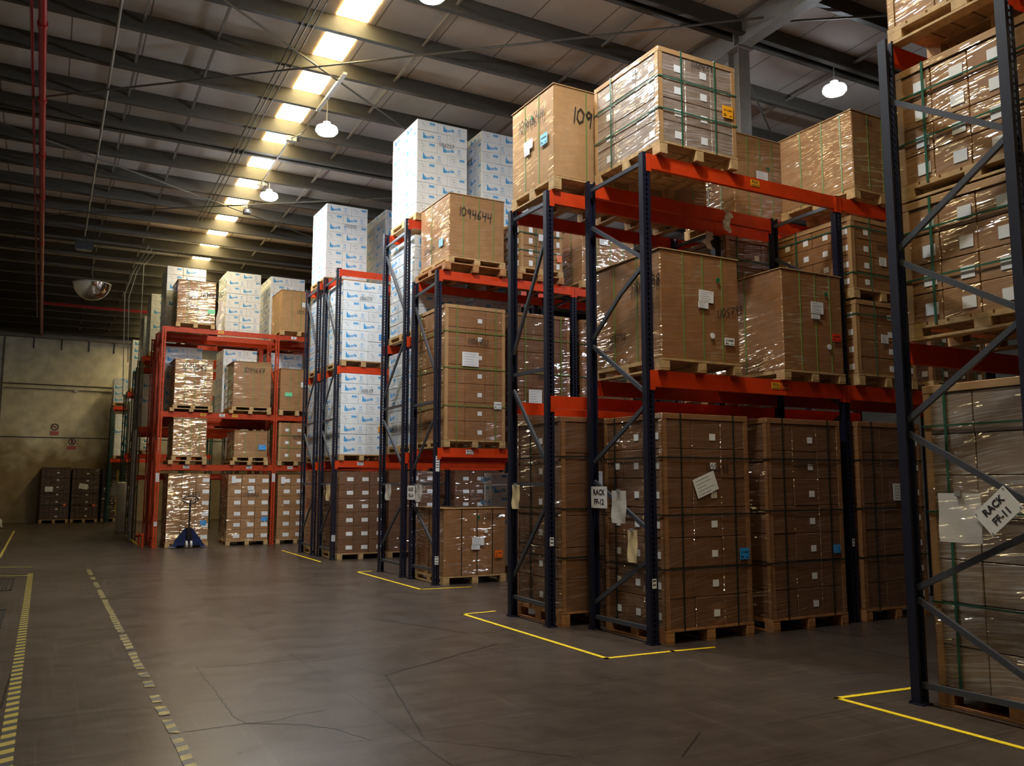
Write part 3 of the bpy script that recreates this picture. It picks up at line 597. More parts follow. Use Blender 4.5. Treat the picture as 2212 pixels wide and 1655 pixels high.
def carton_label(ls): return cached(('cl', ls), lambda: MB().box((-ls[0] / 2, -ls[1] / 2, 0), (ls[0] / 2, ls[1] / 2, .002)).done('carton_label'))
def cartons(root, W, Dp, z0, H, nx, ny, nz, m='kraft_dk', labs=(), labsize=(.075, .065), left_labs=(), edge=True, vstraps=(.18, .82), hstraps=(.33, .66), lid=True, sm='strap_dk', seed=0, em='kraft_edge'):
    if m in ('kraft_dk', 'kraft_old'): em = {'kraft_dk': 'kraft_mid', 'kraft_old': 'kraft_old'}[m]
    r = random.Random(seed); cw, cd = W / nx, Dp / ny; lh = .05 if lid else 0; ch = (H - lh) / nz
    for k in range(nz):
        for i in range(nx):
            for j in range(ny):
                if 0 < i < nx - 1 and 0 < j < ny - 1 and k < nz - 1: continue
                px, py = -W / 2 + cw * (i + .5), -Dp / 2 + cd * (j + .5)
                c = obj('carton', box_mesh(cw - .004, cd - .004, ch - .004, 'carton', m, .005), m, root, (px + r.uniform(-.002, .002), py + r.uniform(-.003, .002), z0 + k * ch))
                if j == 0 and (i in labs):
                    obj('carton_label', carton_label(labsize), 'paper', c, mtx=front(cw * .22, -cd / 2, ch * .42))
                if i == 0 and (j in left_labs):
                    obj('carton_label', carton_label(labsize), 'paper', c, mtx=left(-cw / 2, -cd * .2, ch * .42))
    if lid: obj('top_tray', box_mesh(W + .012, Dp + .012, lh + .006, 'top_tray', em, .004), em, root, (0, 0, z0 + H - lh))
    if edge:
        for sx in (-1, 1):
            for sy in (-1, 1):
                xx, yy = sx * (W / 2 + .004), sy * (Dp / 2 + .004)
                obj('edge_protector', MB().box((min(xx, xx - sx * .055), min(yy, yy - sy * .006), z0 + .005), (max(xx, xx - sx * .055), max(yy, yy - sy * .006), z0 + H - lh)).box((min(xx, xx - sx * .006), min(yy, yy - sy * .055), z0 + .005), (max(xx, xx - sx * .006), max(yy, yy - sy * .055), z0 + H - lh)), em, root)
    y = Dp / 2 + .012; x = W / 2 + .012
    for f in vstraps:
        xx = -W / 2 + W * f
        obj('strap', MB().box((xx - .007, -y, z0 - .02), (xx + .007, -y + .004, z0 + H + .008)).box((xx - .009, -y, z0 + H + .007), (xx + .009, y, z0 + H + .010)), sm, root)
        if f == vstraps[0] or len(vstraps) > 2:
            yy = Dp * (.5 - f)
            obj('strap', MB().box((-x, yy - .009, z0 - .02), (-x + .004, yy + .009, z0 + H + .008)), sm, root)
    for f in hstraps:
        zz = z0 + H * f
        obj('strap', MB().box((-x, -y, zz), (x, -y + .004, zz + .013)).box((-x, -y, zz), (-x + .004, y, zz + .013)).box((x - .004, -y, zz), (x, y, zz + .018)), sm, root)

def logo_mesh(w, h):
    def mk():
        mb = MB(); s = h / .2
        mb.add([(-.19 * s, -.055 * s, 0), (-.115 * s, -.055 * s, 0), (-.155 * s, .02 * s, 0), (-.185 * s, .075 * s, 0)], [(0, 1, 2, 3)], 0)
        mb.mesh(text_mesh('borla', .082, .0035, .15), Matrix.Translation((-.055 * s, -.012 * s, 0)) @ Matrix.Rotation(.17, 4, 'Z') @ Matrix.Scale(s, 4), 0)
        for dx in (.125, .155):
            mb.rib([(dx * s, -.02 * s), (dx * s, .035 * s)], .008 * s, 0, 0).add([((dx - .012) * s, .03 * s, 0), ((dx + .012) * s, .03 * s, 0), (dx * s, .055 * s, 0)], [(0, 1, 2)], 0)
        mb.rib([(.105 * s, -.03 * s), (.175 * s, -.03 * s)], .006 * s, 0, 0)
        for k, ww in enumerate((.11, .13, .09)): mb.rect((.20 - ww) * s, (-.055 - .013 * k) * s, .20 * s, (-.050 - .013 * k) * s, 0, 1)
        me = mb.done('printed_logo'); me.materials.append(M['blue']); me.materials.append(M['grey_print']); return me
    return cached(('logo', round(h, 3)), mk)
def end_mesh(w, h):
    def mk():
        mb = MB(); s = h / .2; a, b = -.15 * s, -.035 * s
        for (p, q) in (((a, -.07 * s), (b, -.07 * s)), ((b, -.07 * s), (b, .06 * s)), ((b, .06 * s), (a, .06 * s)), ((a, .06 * s), (a, -.07 * s))): mb.rib([p, q], .003 * s, 0, 1)
        mb.rect(-.12 * s, .03 * s, -.07 * s, .036 * s, 0, 2).rect(-.09 * s, -.012 * s, -.055 * s, -.004 * s, 0, 2).rect(-.13 * s, -.05 * s, -.05 * s, -.046 * s, 0, 1)
        for k in range(4): mb.rect((.045 + .027 * k) * s, .025 * s, (.069 + .027 * k) * s, .062 * s, 0, 0)
        mb.rect(.045 * s, .012 * s, .15 * s, .020 * s, 0, 0)
        me = mb.done('printed_label'); me.materials.append(M['blue']); me.materials.append(M['grey_print']); me.materials.append(M['black']); return me
    return cached(('end', round(h, 3)), mk)

def white_stack(root, W, Dp, z0, H, nz=8, seed=0, lm='white', jit=.004):
    r = random.Random(seed); ch = H / nz; fl = .6
    for k in range(nz):
        flip = (k + seed) % 2 if k < nz - 2 or seed % 3 else (seed % 2)
        if k in (0, 1): flip = seed % 2
        wa = W * fl if not flip else W * (1 - fl); ny = 2 if not flip else 3
        # two columns: one column of long-front cartons, one column of end-on cartons
        for col, (x0, w) in enumerate(((-W / 2, wa), (-W / 2 + wa, W - wa))):
            long_front = (w > W * .5); ny = 3 if long_front else 2
            cd = Dp / ny
            for j in range(ny):
                c = obj('carton', box_mesh(w - .004, cd - .004, ch - .003, 'carton', lm, .006), lm, root, (x0 + w / 2 + r.uniform(-jit, jit) * .3, -Dp / 2 + cd * (j + .5) + r.uniform(-jit, jit), z0 + k * ch))
                if j == 0:
                    obj('printed_logo' if long_front else 'printed_label', logo_mesh(w, ch) if long_front else end_mesh(w, ch), None, c, mtx=front(0 if long_front else .0, -cd / 2 + .0015, ch * .52))
                if col == 0:
                    obj('printed_label' if long_front else 'printed_logo', end_mesh(w, ch) if long_front else logo_mesh(w, ch), None, c, mtx=left(-w / 2 + .0015, 0, ch * .52))

LC = {'n': 0}
def load(label, x0, x1, y0, y1, z, ztop, kind, ph=.13, opts=None, group='wrapped pallet loads', pw='wood', double=0, name='pallet_load', bottom=True, cat='pallet load'):
    LC['n'] += 1; o = opts or {}
    W, Dp = x1 - x0, y1 - y0
    r = thing(name, label, cat, ((x0 + x1) / 2, (y0 + y1) / 2, z), math.radians(random.Random(LC['n']).uniform(-.15, .15)), group)
    zb = ph
    if double:
        pallet(r, W + .10, Dp + .06, 0, double, pw, -.03, 0); pallet(r, W + .03, Dp + .03, double, ph, 'wood', 0, 0, bottom); zb = ph + double
    elif ph: pallet(r, W + .014, Dp + .02, 0, ph, pw, 0, 0, bottom)
    H = ztop - z - zb
    fx = lambda u, v, e=.014: front(-W / 2 + u * W, -Dp / 2 - e, zb + v * H)
    lx = lambda u, v, e=.014: left(-W / 2 - e, Dp / 2 - u * Dp, zb + v * H)
    if kind == 'oct': octabin(r, W, Dp, zb, H, o.get('m', 'kraft'), o.get('straps', (.28, .53, .78)), o.get('lstraps', (.35, .68)), o.get('sm', 'strap'))
    elif kind == 'car': cartons(r, W, Dp, zb, H, seed=LC['n'], **{k: v for k, v in o.items() if k not in ('text', 'ltext', 'labs2', 'marks')})
    elif kind == 'white': white_stack(r, W, Dp, zb, H, o.get('nz', 8), LC['n'] + o.get('s', 0), o.get('m', 'white'), o.get('jit', .004))
    for (body, u, v, h, *rest) in o.get('text', ()): obj('handwriting', hand(body, h, seed=LC['n'], slope=rest[0] if rest else 0), 'black', r, mtx=fx(u, v))
    for (body, u, v, h, *rest) in o.get('ltext', ()): obj('handwriting', hand(body, h, seed=LC['n'] + 5, slope=rest[0] if rest else 0), 'black', r, mtx=lx(u, v))
    for (face, u, v, w, h, m, rot, txt) in o.get('marks', ()):
        mt = (fx if face == 'f' else lx)(u, v, .015) @ Matrix.Rotation(math.radians(rot), 4, 'Z')
        if m == 'dot': obj('round_sticker', MB().lathe([(.03, 0), (.03, .003), (.0, .003)], 16), 'paper', r, mtx=mt)
        elif m == 'gdot': obj('green_dot', MB().lathe([(.025, 0), (.025, .003), (.0, .003)], 12), 'dotgreen', r, mtx=mt)
        else: label_part(r, mt, w, h, m, 0 if txt else 5, 'colour_label' if m.startswith('lab') else 'shipping_label', 'black' if txt else 'grey_print', txt)
    return r

# --- rack FF-12, front row, top level
P2 = [('f', .45, .56, .13, .10, 'paper', 0, None), ('f', .42, .49, .09, .05, 'paper', 0, None)]
CA = dict(nx=3, ny=3, nz=6)
load('grey film wrapped carton load marked 1112479 on the top beam of rack FF-12', 5.20, 6.22, 6.45, 7.58, 4.76, 5.88, 'car', .13,
     dict(nx=3, ny=3, nz=4, m='kraft_grey', labs=(0, 1), left_labs=(0, 2), labsize=(.085, .075), vstraps=(.28, .72), hstraps=(.34, .68), edge=True, text=[('1112479', .40, .87, .078)], ltext=[('29', .62, .80, .09)], marks=[('f', .88, .48, .14, .13, 'lab_yellow', 0, '81112478')]), bottom=False)
load('brown wrapped box marked 1125 on the top beam of rack FF-12 in its second bay', 8.02, 9.0, 6.45, 7.55, 4.76, 5.83, 'oct', .12, dict(m='kraft', text=[('1125', .2, .84, .07)], lstraps=(.3, .6, .85)), bottom=False)
# middle level
load('large brown wrapped box marked 1105798 on the lower beam of rack FF-12', 5.17, 6.18, 6.45, 7.63, 2.58, 3.79, 'oct', .12,
     dict(m='kraft_mid', text=[('1105798', .69, .41, .088, .22)], ltext=[('1105798', .60, .62, .12, .1), ('1105798', .25, .22, .08, .05)], marks=[('f', .56, .60, .19, .12, 'paper', -2, None), ('f', .52, .515, .13, .06, 'paper', -2, None), ('f', .72, .77, 0, 0, 'gdot', 0, None), ('f', .63, .24, 0, 0, 'dot', 0, None), ('f', .85, .20, .13, .075, 'paper', 0, '01105798')]))
load('brown wrapped box with red label on the lower beam of rack FF-12', 6.80, 7.715, 6.45, 7.55, 2.58, 3.79, 'oct', .11,
     dict(m='kraft_mid', straps=(.3, .55, .8), lstraps=(.5,), marks=[('f', .56, .64, .19, .13, 'paper', 0, None), ('f', .53, .55, .13, .05, 'paper', 0, None), ('f', .87, .36, .13, .085, 'lab_red', 0, '01105796'), ('f', .72, .79, 0, 0, 'gdot', 0, None), ('f', .74, .26, 0, 0, 'dot', 0, None)]))
load('lower wrapped carton load of two stacked together in the second bay of rack FF-12', 7.95, 8.94, 6.45, 7.55, 2.585, 3.56, 'car', .13,
     dict(nx=3, ny=4, nz=4, m='kraft_mid', labs=(1, 2), left_labs=(0, 1, 2), vstraps=(.3,), hstraps=(.8,), text=[('110956', .35, .78, .075)], marks=[('f', .45, .5, .12, .1, 'paper', 0, None)]), bottom=False)
load('upper wrapped carton load of two stacked together in the second bay of rack FF-12', 7.93, 8.93, 6.45, 7.6, 3.58, 4.53, 'car', .12,
     dict(nx=3, ny=4, nz=4, m='kraft_mid', labs=(0, 2), left_labs=(0, 1, 2, 3), vstraps=(.3,), hstraps=(.2, .85), text=[('110956', .4, .58, .075)], marks=[('f', .5, .42, .12, .1, 'paper', 0, None), ('f', .93, .2, .09, .07, 'lab_orange', 0, None)]), bottom=False)
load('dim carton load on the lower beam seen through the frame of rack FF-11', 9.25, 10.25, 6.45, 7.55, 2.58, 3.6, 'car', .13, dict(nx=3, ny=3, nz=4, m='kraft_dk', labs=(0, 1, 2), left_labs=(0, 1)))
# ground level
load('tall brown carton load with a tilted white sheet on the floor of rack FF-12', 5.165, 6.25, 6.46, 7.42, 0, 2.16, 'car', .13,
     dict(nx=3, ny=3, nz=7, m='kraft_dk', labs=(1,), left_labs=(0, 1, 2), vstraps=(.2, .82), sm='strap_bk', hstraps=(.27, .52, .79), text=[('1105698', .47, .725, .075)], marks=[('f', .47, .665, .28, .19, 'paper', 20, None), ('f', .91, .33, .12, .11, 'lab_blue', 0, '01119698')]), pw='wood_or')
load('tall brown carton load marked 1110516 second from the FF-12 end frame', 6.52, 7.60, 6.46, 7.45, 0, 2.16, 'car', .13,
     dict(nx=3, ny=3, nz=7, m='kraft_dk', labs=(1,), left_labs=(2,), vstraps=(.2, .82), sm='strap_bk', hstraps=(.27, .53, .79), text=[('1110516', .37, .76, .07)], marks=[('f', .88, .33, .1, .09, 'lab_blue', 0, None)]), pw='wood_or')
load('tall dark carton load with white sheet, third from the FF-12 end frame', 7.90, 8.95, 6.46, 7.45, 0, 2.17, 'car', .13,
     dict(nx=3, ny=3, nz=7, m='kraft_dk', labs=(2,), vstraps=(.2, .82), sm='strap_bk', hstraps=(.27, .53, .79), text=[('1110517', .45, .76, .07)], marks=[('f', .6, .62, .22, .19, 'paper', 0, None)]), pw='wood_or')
# --- rear row of FF-12
load('brown wrapped box with pale blue label, left of the grey film load on top', 4.77, 5.80, 7.76, 8.72, 4.725, 5.95, 'oct', .15,
     dict(m='kraft_plain', straps=(.42, .8), lstraps=(.33, .66), text=[('1094644', .22, .62, .17)], ltext=[('1094644', .17, .69, .14)], marks=[('l', .80, .45, .15, .13, 'lab_sky', 0, '01094644'), ('l', .43, .50, .2, .11, 'paper', 0, None), ('l', .40, .42, .12, .06, 'paper', 0, None), ('l', .52, .78, 0, 0, 'gdot', 0, None)]))
load('brown box half hidden behind the grey film load on top of rack FF-12', 5.97, 6.97, 7.76, 8.70, 4.725, 5.75, 'oct', .13, dict(m='kraft'))
load('brown wrapped box with white label and green dot behind the second top beam of FF-12', 7.43, 8.28, 7.76, 8.72, 4.725, 5.93, 'oct', .14,
     dict(m='kraft', lstraps=(.25, .5, .75), marks=[('f', .55, .50, .2, .15, 'paper', 0, None), ('f', .50, .41, .13, .06, 'paper', 0, None), ('f', .68, .62, 0, 0, 'gdot', 0, None)]))
load('dark carton load on the middle level behind the boxes of rack FF-12', 7.26, 8.15, 7.76, 8.68, 2.44, 4.55, 'car', .13, dict(nx=3, ny=3, nz=6, m='kraft_dk', labs=(1, 2), vstraps=(.2, .8), hstraps=(.3, .6, .85)))
load('tall carton load with bright film side on the floor behind the FF-12 end frame', 4.835, 5.88, 7.76, 8.74, 0, 2.20, 'car', .15,
     dict(nx=2, ny=3, nz=6, m='kraft_dk', labs=(), left_labs=(1,), vstraps=(.35, .8), sm='strap_bk', hstraps=(.27, .52, .79), marks=[('f', .42, .66, .16, .24, 'paper', 0, None)]), pw='wood_or')
# --- rack FG-14 front row
load('brown wrapped box marked 1094644 in large digits on top of rack FG-14', 5.29, 6.25, 11.70, 12.84, 4.75, 5.98, 'oct', .10,
     dict(m='kraft', straps=(.25, .53, .8), lstraps=(.4,), text=[('1094644', .15, .66, .135, -.07)], ltext=[('1094644', .15, .2, .10, .04)], marks=[('l', .75, .27, .15, .12, 'lab_sky', 0, None)]), pw='wood_or', double=.12)
load('tall strapped carton load marked 1106702 with white sheet on rack FG-14', 5.24, 6.27, 11.71, 12.85, 2.03, 4.21, 'car', .11,
     dict(nx=3, ny=3, nz=7, m='kraft_mid', labs=(1,), left_labs=(), vstraps=(.19, .84), hstraps=(.25, .53, .80), sm='strap', text=[('1106702', .36, .715, .09)], marks=[('f', .41, .60, .28, .22, 'paper', 0, None), ('f', .87, .265, .13, .11, 'paper', 0, '01106702')]))
load('brown wrapped box marked 1112395 with orange label on the floor of rack FG-14', 5.245, 6.28, 11.70, 12.80, 0, 1.12, 'oct', .12,
     dict(m='kraft_mid', straps=(.28, .53, .78), lstraps=(.5,), sm='strap_bk', text=[('1112395', .60, .83, .085)], marks=[('f', .54, .5, .2, .12, 'paper', 0, None), ('f', .50, .415, .14, .07, 'paper', 0, None), ('f', .88, .30, .13, .11, 'lab_orange', 0, '01112395'), ('f', .67, .65, 0, 0, 'dot', 0, None), ('f', .55, .86, 0, 0, 'gdot', 0, None)]))
load('tall carton load marked 11095 seen through the rear frame of rack FF-12', 6.45, 7.48, 11.72, 12.85, 2.03, 4.20, 'car', .11,
     dict(nx=3, ny=3, nz=7, m='kraft_dk', labs=(1,), vstraps=(.19, .84), hstraps=(.25, .53, .80), sm='strap', text=[('1109546', .40, .49, .08)], marks=[('f', .36, .35, .24, .22, 'paper', 0, None)]))
load('small carton stack with wooden corner posts and green straps on two pallets', 6.56, 7.35, 11.72, 12.75, 4.75, 5.75, 'car', .10,
     dict(nx=3, ny=3, nz=4, m='kraft', labs=(0, 2), left_labs=(0, 1, 2), labsize=(.07, .09), vstraps=(.36,), hstraps=(.35, .72), text=[('1104', .42, .50, .085)], marks=[('f', .92, .27, .09, .12, 'lab_orange', 0, None), ('f', .52, .66, .16, .11, 'paper', 0, None)]), double=.11, pw='wood_or')
load('brown wrapped box with a blue label on the top level beyond the corner post stack', 7.75, 8.83, 11.72, 12.8, 4.75, 5.85, 'oct', .13, dict(m='kraft', marks=[('f', .78, .30, .16, .12, 'lab_blue', 0, None), ('f', .4, .72, .17, .1, 'paper', 0, None)]))
load('carton load on the middle level in the second bay of rack FG-14', 7.72, 8.75, 11.72, 12.8, 2.03, 4.19, 'car', .11, dict(nx=3, ny=3, nz=7, m='kraft_dk', labs=(0, 1), vstraps=(.19, .84), hstraps=(.25, .53, .80)))
# --- rear row of FG
WG = 'stacks of white cartons'; WC = 'carton stack'
def wload(label, *a, **k): return load(label, *a, group=WG, cat=WC, name='carton_stack', **k)
wload('tallest white carton stack marked 1106227 on the tall rack behind FG-14', 5.22, 6.16, 12.90, 14.05, 5.865, 7.63, 'white', .12, dict(nz=9, text=[('1106227', .42, .745, .07)]))
wload('white carton stack right of the tallest one behind the brown box marked 1094', 6.44, 7.38, 12.90, 13.95, 5.865, 7.67, 'white', .12, dict(nz=9, s=1, ltext=[('1109909', .2, .70, .12)]))
wload('white carton stack under the tallest stack, upper middle level behind FG-14', 5.20, 6.14, 12.90, 14.02, 3.885, 5.61, 'white', .12, dict(nz=8, m='white_wrap'))
wload('white carton stack on the lower middle level behind rack FG-14', 5.20, 6.14, 12.90, 14.02, 1.985, 3.70, 'white', .12, dict(nz=8, m='white_wrap', s=1))
wload('white carton stack glimpsed under the beam below the box marked 1094644', 6.30, 7.24, 12.90, 14.0, 3.885, 5.55, 'white', .12, dict(nz=8, m='white_wrap'))
# --- next racks
wload('white carton stack with blue label right of the blue frame, upper of two', 5.11, 6.02, 16.46, 17.5, 3.825, 5.58, 'white', .12, dict(nz=8, text=[('1106215', .38, .77, .07)], marks=[('f', .93, .31, .15, .10, 'lab_blue', 0, None)]))
wload('white carton stack marked 1108119 with orange label, lower of two', 5.11, 6.02, 16.46, 17.5, 1.935, 3.68, 'white', .12, dict(nz=8, s=1, text=[('1108119', .45, .77, .07)], marks=[('f', .93, .32, .13, .11, 'lab_yellow', 0, None)]))
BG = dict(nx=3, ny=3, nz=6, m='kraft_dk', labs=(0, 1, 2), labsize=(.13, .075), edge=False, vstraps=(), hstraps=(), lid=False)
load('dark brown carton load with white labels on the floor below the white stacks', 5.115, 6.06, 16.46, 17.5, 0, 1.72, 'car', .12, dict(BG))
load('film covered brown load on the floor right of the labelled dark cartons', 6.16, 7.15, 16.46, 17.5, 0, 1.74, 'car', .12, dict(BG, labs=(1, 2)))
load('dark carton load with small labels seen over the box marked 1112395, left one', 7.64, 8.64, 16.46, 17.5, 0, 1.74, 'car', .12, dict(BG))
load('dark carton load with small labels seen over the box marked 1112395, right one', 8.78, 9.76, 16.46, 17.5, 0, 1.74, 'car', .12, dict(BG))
wload('open topped short white carton stack on the floor behind the box marked 1112395', 6.66, 7.45, 12.92, 13.2, 0, 1.66, 'white', .12, dict(nz=8, jit=.008))
wload('white carton stack marked 1110205 on top of the rack left of the empty beam', 5.07, 6.0, 17.66, 18.72, 5.775, 7.53, 'white', .12, dict(nz=8, text=[('1110205', .42, .70, .075)]))
wload('white carton stack with yellowish sunlit side between two tall stacks', 6.42, 7.36, 17.66, 19.0, 5.775, 7.60, 'white', .12, dict(nz=8, s=1, m='white_wrap'))
wload('white carton stack seen through two end frames, second level of the rear rack', 5.065, 5.98, 17.70, 18.74, 3.805, 5.55, 'white', .12, dict(nz=8, m='white_wrap'))
wload('white carton stack seen through two end frames, third level down of the rear rack', 5.065, 5.98, 17.70, 18.74, 1.925, 3.62, 'white', .12, dict(nz=8, m='white_wrap', s=1))
load('brown film wrapped load on the floor behind the doubled blue end frames', 5.065, 5.98, 17.70, 18.74, 0, 1.76, 'car', .12, dict(BG, m='kraft'))
# --- red rack, front row
load('brown wrapped box marked 1106655 on top of the red rack, left end', 2.58, 3.46, 21.44, 22.5, 5.205, 6.36, 'oct', .11, dict(m='kraft', text=[('1106655', .58, .62, .13, .08)], marks=[('f', .42, .68, .2, .13, 'paper', 0, None), ('f', .9, .30, .16, .10, 'lab_green', 0, None)]), bottom=False)
load('brown wrapped box marked 1105308 on top of the red rack beside the blue frame', 5.06, 6.0, 21.44, 22.5, 5.205, 6.38, 'oct', .13, dict(m='kraft_plain', text=[('1105308', .40, .42, .10)], marks=[('f', .66, .66, .2, .12, 'paper', 0, None)]), bottom=False)
load('brown wrapped box marked 1094666 on the upper shelf of the red rack', 2.60, 3.47, 21.44, 22.5, 3.175, 4.44, 'oct', .08, dict(m='kraft', text=[('1094666', .17, .77, .138)]), double=.08)
load('brown wrapped box marked 1094667 on the upper shelf of the red rack', 3.95, 4.86, 21.44, 22.5, 3.175, 4.47, 'oct', .09, dict(m='kraft', text=[('1094667', .26, .76, .118)]), double=.09)
load('brown wrapped box with a green label on the upper shelf of the red rack', 5.09, 5.97, 21.44, 22.5, 3.175, 4.36, 'oct', .14, dict(m='kraft', marks=[('f', .7, .62, .2, .13, 'paper', 0, None), ('f', .24, .37, .18, .10, 'lab_green', 0, None), ('f', .88, .34, 0, 0, 'dot', 0, None)]), bottom=False)
load('narrow brown wrapped box on two pallets on the middle shelf of the red rack', 2.62, 3.38, 21.44, 22.4, 1.925, 3.03, 'oct', .10, dict(m='kraft'), double=.10)
load('low brown wrapped carton load with blue label on the middle shelf of the red rack', 4.02, 4.82, 21.44, 22.4, 1.925, 2.76, 'oct', .10, dict(m='kraft', straps=(.33, .68), marks=[('f', .84, .37, .18, .13, 'lab_blue', 0, None)]), double=.10)
load('strapped carton load marked 110972 with orange label on the middle red shelf', 5.09, 5.98, 21.44, 22.4, 1.925, 2.99, 'car', .12, dict(nx=3, ny=3, nz=3, m='kraft', labs=(0, 1, 2), labsize=(.1, .07), sm='strap', hstraps=(.33, .66), vstraps=(.28, .68), lid=False, text=[('110972', .36, .57, .10)], marks=[('f', .86, .36, .13, .13, 'lab_orange', 0, None)]), bottom=False)
BR = dict(nx=3, ny=3, nz=6, m='kraft', labs=(0, 1, 2), labsize=(.15, .09), edge=False, vstraps=(), hstraps=(), lid=False)
load('glossy wrapped carton load marked 1110977 on the floor behind the pallet jack', 2.56, 3.50, 21.46, 22.4, 0, 1.71, 'car', .11, dict(BR, labs=(2,), text=[('1110977', .37, .66, .10)], marks=[('f', .87, .28, .14, .10, 'lab_blue', 0, None)]), bottom=True)
load('wrapped carton load marked 1110976 on the floor right of the pallet jack', 3.92, 4.90, 21.46, 22.4, 0, 1.70, 'car', .11, dict(BR, text=[('1110976', .36, .66, .10)], marks=[('f', .90, .32, .15, .10, 'lab_blue', 0, None), ('f', .13, .92, .09, .17, 'paper', 0, None), ('f', .55, .79, .15, .10, 'paper', 0, None)]))
load('wrapped carton load marked 11104 on the floor beside the blue end frame', 5.11, 6.06, 21.46, 22.4, 0, 1.70, 'car', .11, dict(BR, text=[('11104', .52, .66, .10)], marks=[('f', .13, .91, .09, .17, 'paper', 0, None)]))
# --- red rack, second row, and the far racks
wload('white carton stack rising behind the box marked 1106655, leftmost on the red racks', 2.46, 3.40, 22.66, 23.75, 5.125, 6.95, 'white', .13, dict(nz=8))
wload('white carton stack standing in the middle on the top of the red racks', 3.90, 4.78, 22.62, 23.75, 5.125, 6.97, 'white', .13, dict(nz=9, s=1))
wload('white carton stack rising behind the box marked 1105308 on the red racks', 5.04, 5.96, 22.66, 23.9, 5.125, 6.98, 'white', .13, dict(nz=8))
wload('film wrapped white carton stack behind the box marked 1094666', 2.50, 3.38, 22.66, 23.7, 3.055, 4.90, 'white', .13, dict(nz=8, m='white_wrap'))
wload('film wrapped white carton stack behind the box marked 1094667', 3.90, 4.755, 22.66, 23.7, 3.055, 4.93, 'white', .13, dict(nz=8, m='white'))
wload('film wrapped white carton stack behind the box with the green label', 5.02, 5.95, 22.66, 23.7, 3.055, 4.92, 'white', .13, dict(nz=8, m='white_wrap'))
wload('white carton stack on the olive rack just left of the red rack', 2.34, 3.25, 24.95, 26.0, 4.935, 6.67, 'white', .12, dict(nz=8))
wload('white carton stack on the olive rack, second to the left of the red rack', 2.30, 3.22, 26.3, 27.3, 4.765, 6.27, 'white', .12, dict(nz=7, m='white_wrap'))
wload('white carton stack on the olive rack middle level below the second stack', 2.30, 3.22, 26.3, 27.3, 2.955, 4.6, 'white', .12, dict(nz=7))
wload('white carton stack on top of the nearer green rack', 2.27, 3.2, 29.45, 30.5, 4.365, 6.04, 'white', .12, dict(nz=7))
wload('white carton stack on the lower level of the nearer green rack', 2.29, 3.2, 29.45, 30.5, 2.405, 4.1, 'white', .12, dict(nz=8))
wload('loose white paper wrapped stack on top of the green rack by the back wall', 2.18, 3.1, 35.8, 36.8, 4.42, 5.5, 'white', .12, dict(nz=4, m='white_wrap', jit=.02))
wload('white carton stack on the lower level of the green rack by the back wall', 2.29, 3.15, 35.8, 36.8, 2.405, 4.1, 'white', .12, dict(nz=6))
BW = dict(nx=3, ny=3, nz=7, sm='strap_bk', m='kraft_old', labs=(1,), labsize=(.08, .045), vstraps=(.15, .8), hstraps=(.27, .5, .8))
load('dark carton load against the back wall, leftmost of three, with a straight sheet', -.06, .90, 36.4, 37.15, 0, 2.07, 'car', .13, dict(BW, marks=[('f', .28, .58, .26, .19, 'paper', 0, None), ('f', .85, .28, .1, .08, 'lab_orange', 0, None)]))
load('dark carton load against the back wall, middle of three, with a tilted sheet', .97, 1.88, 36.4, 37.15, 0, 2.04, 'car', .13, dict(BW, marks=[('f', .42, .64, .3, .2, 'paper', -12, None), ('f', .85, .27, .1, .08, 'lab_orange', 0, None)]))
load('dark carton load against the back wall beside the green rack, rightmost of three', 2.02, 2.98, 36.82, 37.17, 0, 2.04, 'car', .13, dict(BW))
# --- rack FF-11
load('brown wrapped load on the top beam of rack FF-11, cut off by the top edge', 5.42, 6.42, 2.85, 3.98, 4.765, 5.95, 'car', .13, dict(nx=3, ny=3, nz=4, m='kraft', labs=(1,), left_labs=(), vstraps=(.5,), hstraps=(.5,)))
load('upper of two stacked carton loads inside the end frame of rack FF-11', 5.42, 6.42, 2.84, 3.95, 3.53, 4.52, 'car', .12, dict(nx=3, ny=4, nz=4, m='kraft', labs=(1,), left_labs=(0, 1, 2, 3), labsize=(.10, .085), vstraps=(.2, .8), hstraps=(.35, .75)))
load('lower of two stacked carton loads inside the end frame of rack FF-11', 5.42, 6.42, 2.84, 3.95, 2.505, 3.51, 'car', .12, dict(nx=3, ny=4, nz=4, m='kraft', labs=(1,), left_labs=(0, 1, 2, 3), labsize=(.10, .085), vstraps=(.2, .8), hstraps=(.35, .75)))
load('glossy pale wrapped load on the floor inside the end frame of rack FF-11', 5.44, 6.44, 2.80, 3.88, 0, 2.17, 'car', .13, dict(nx=2, ny=3, nz=7, m='kraft_grey', labs=(), left_labs=(0,), labsize=(.08, .075), vstraps=(.15, .85), hstraps=(.27, .57, .86)), pw='wood_or')
load('wrapped carton load at the very right edge beside the FF-11 end frame', 5.56, 6.56, 1.62, 2.72, 3.53, 4.52, 'car', .12, dict(nx=3, ny=4, nz=4, m='kraft', labs=(1,), left_labs=(0, 1, 2, 3), labsize=(.10, .085)))

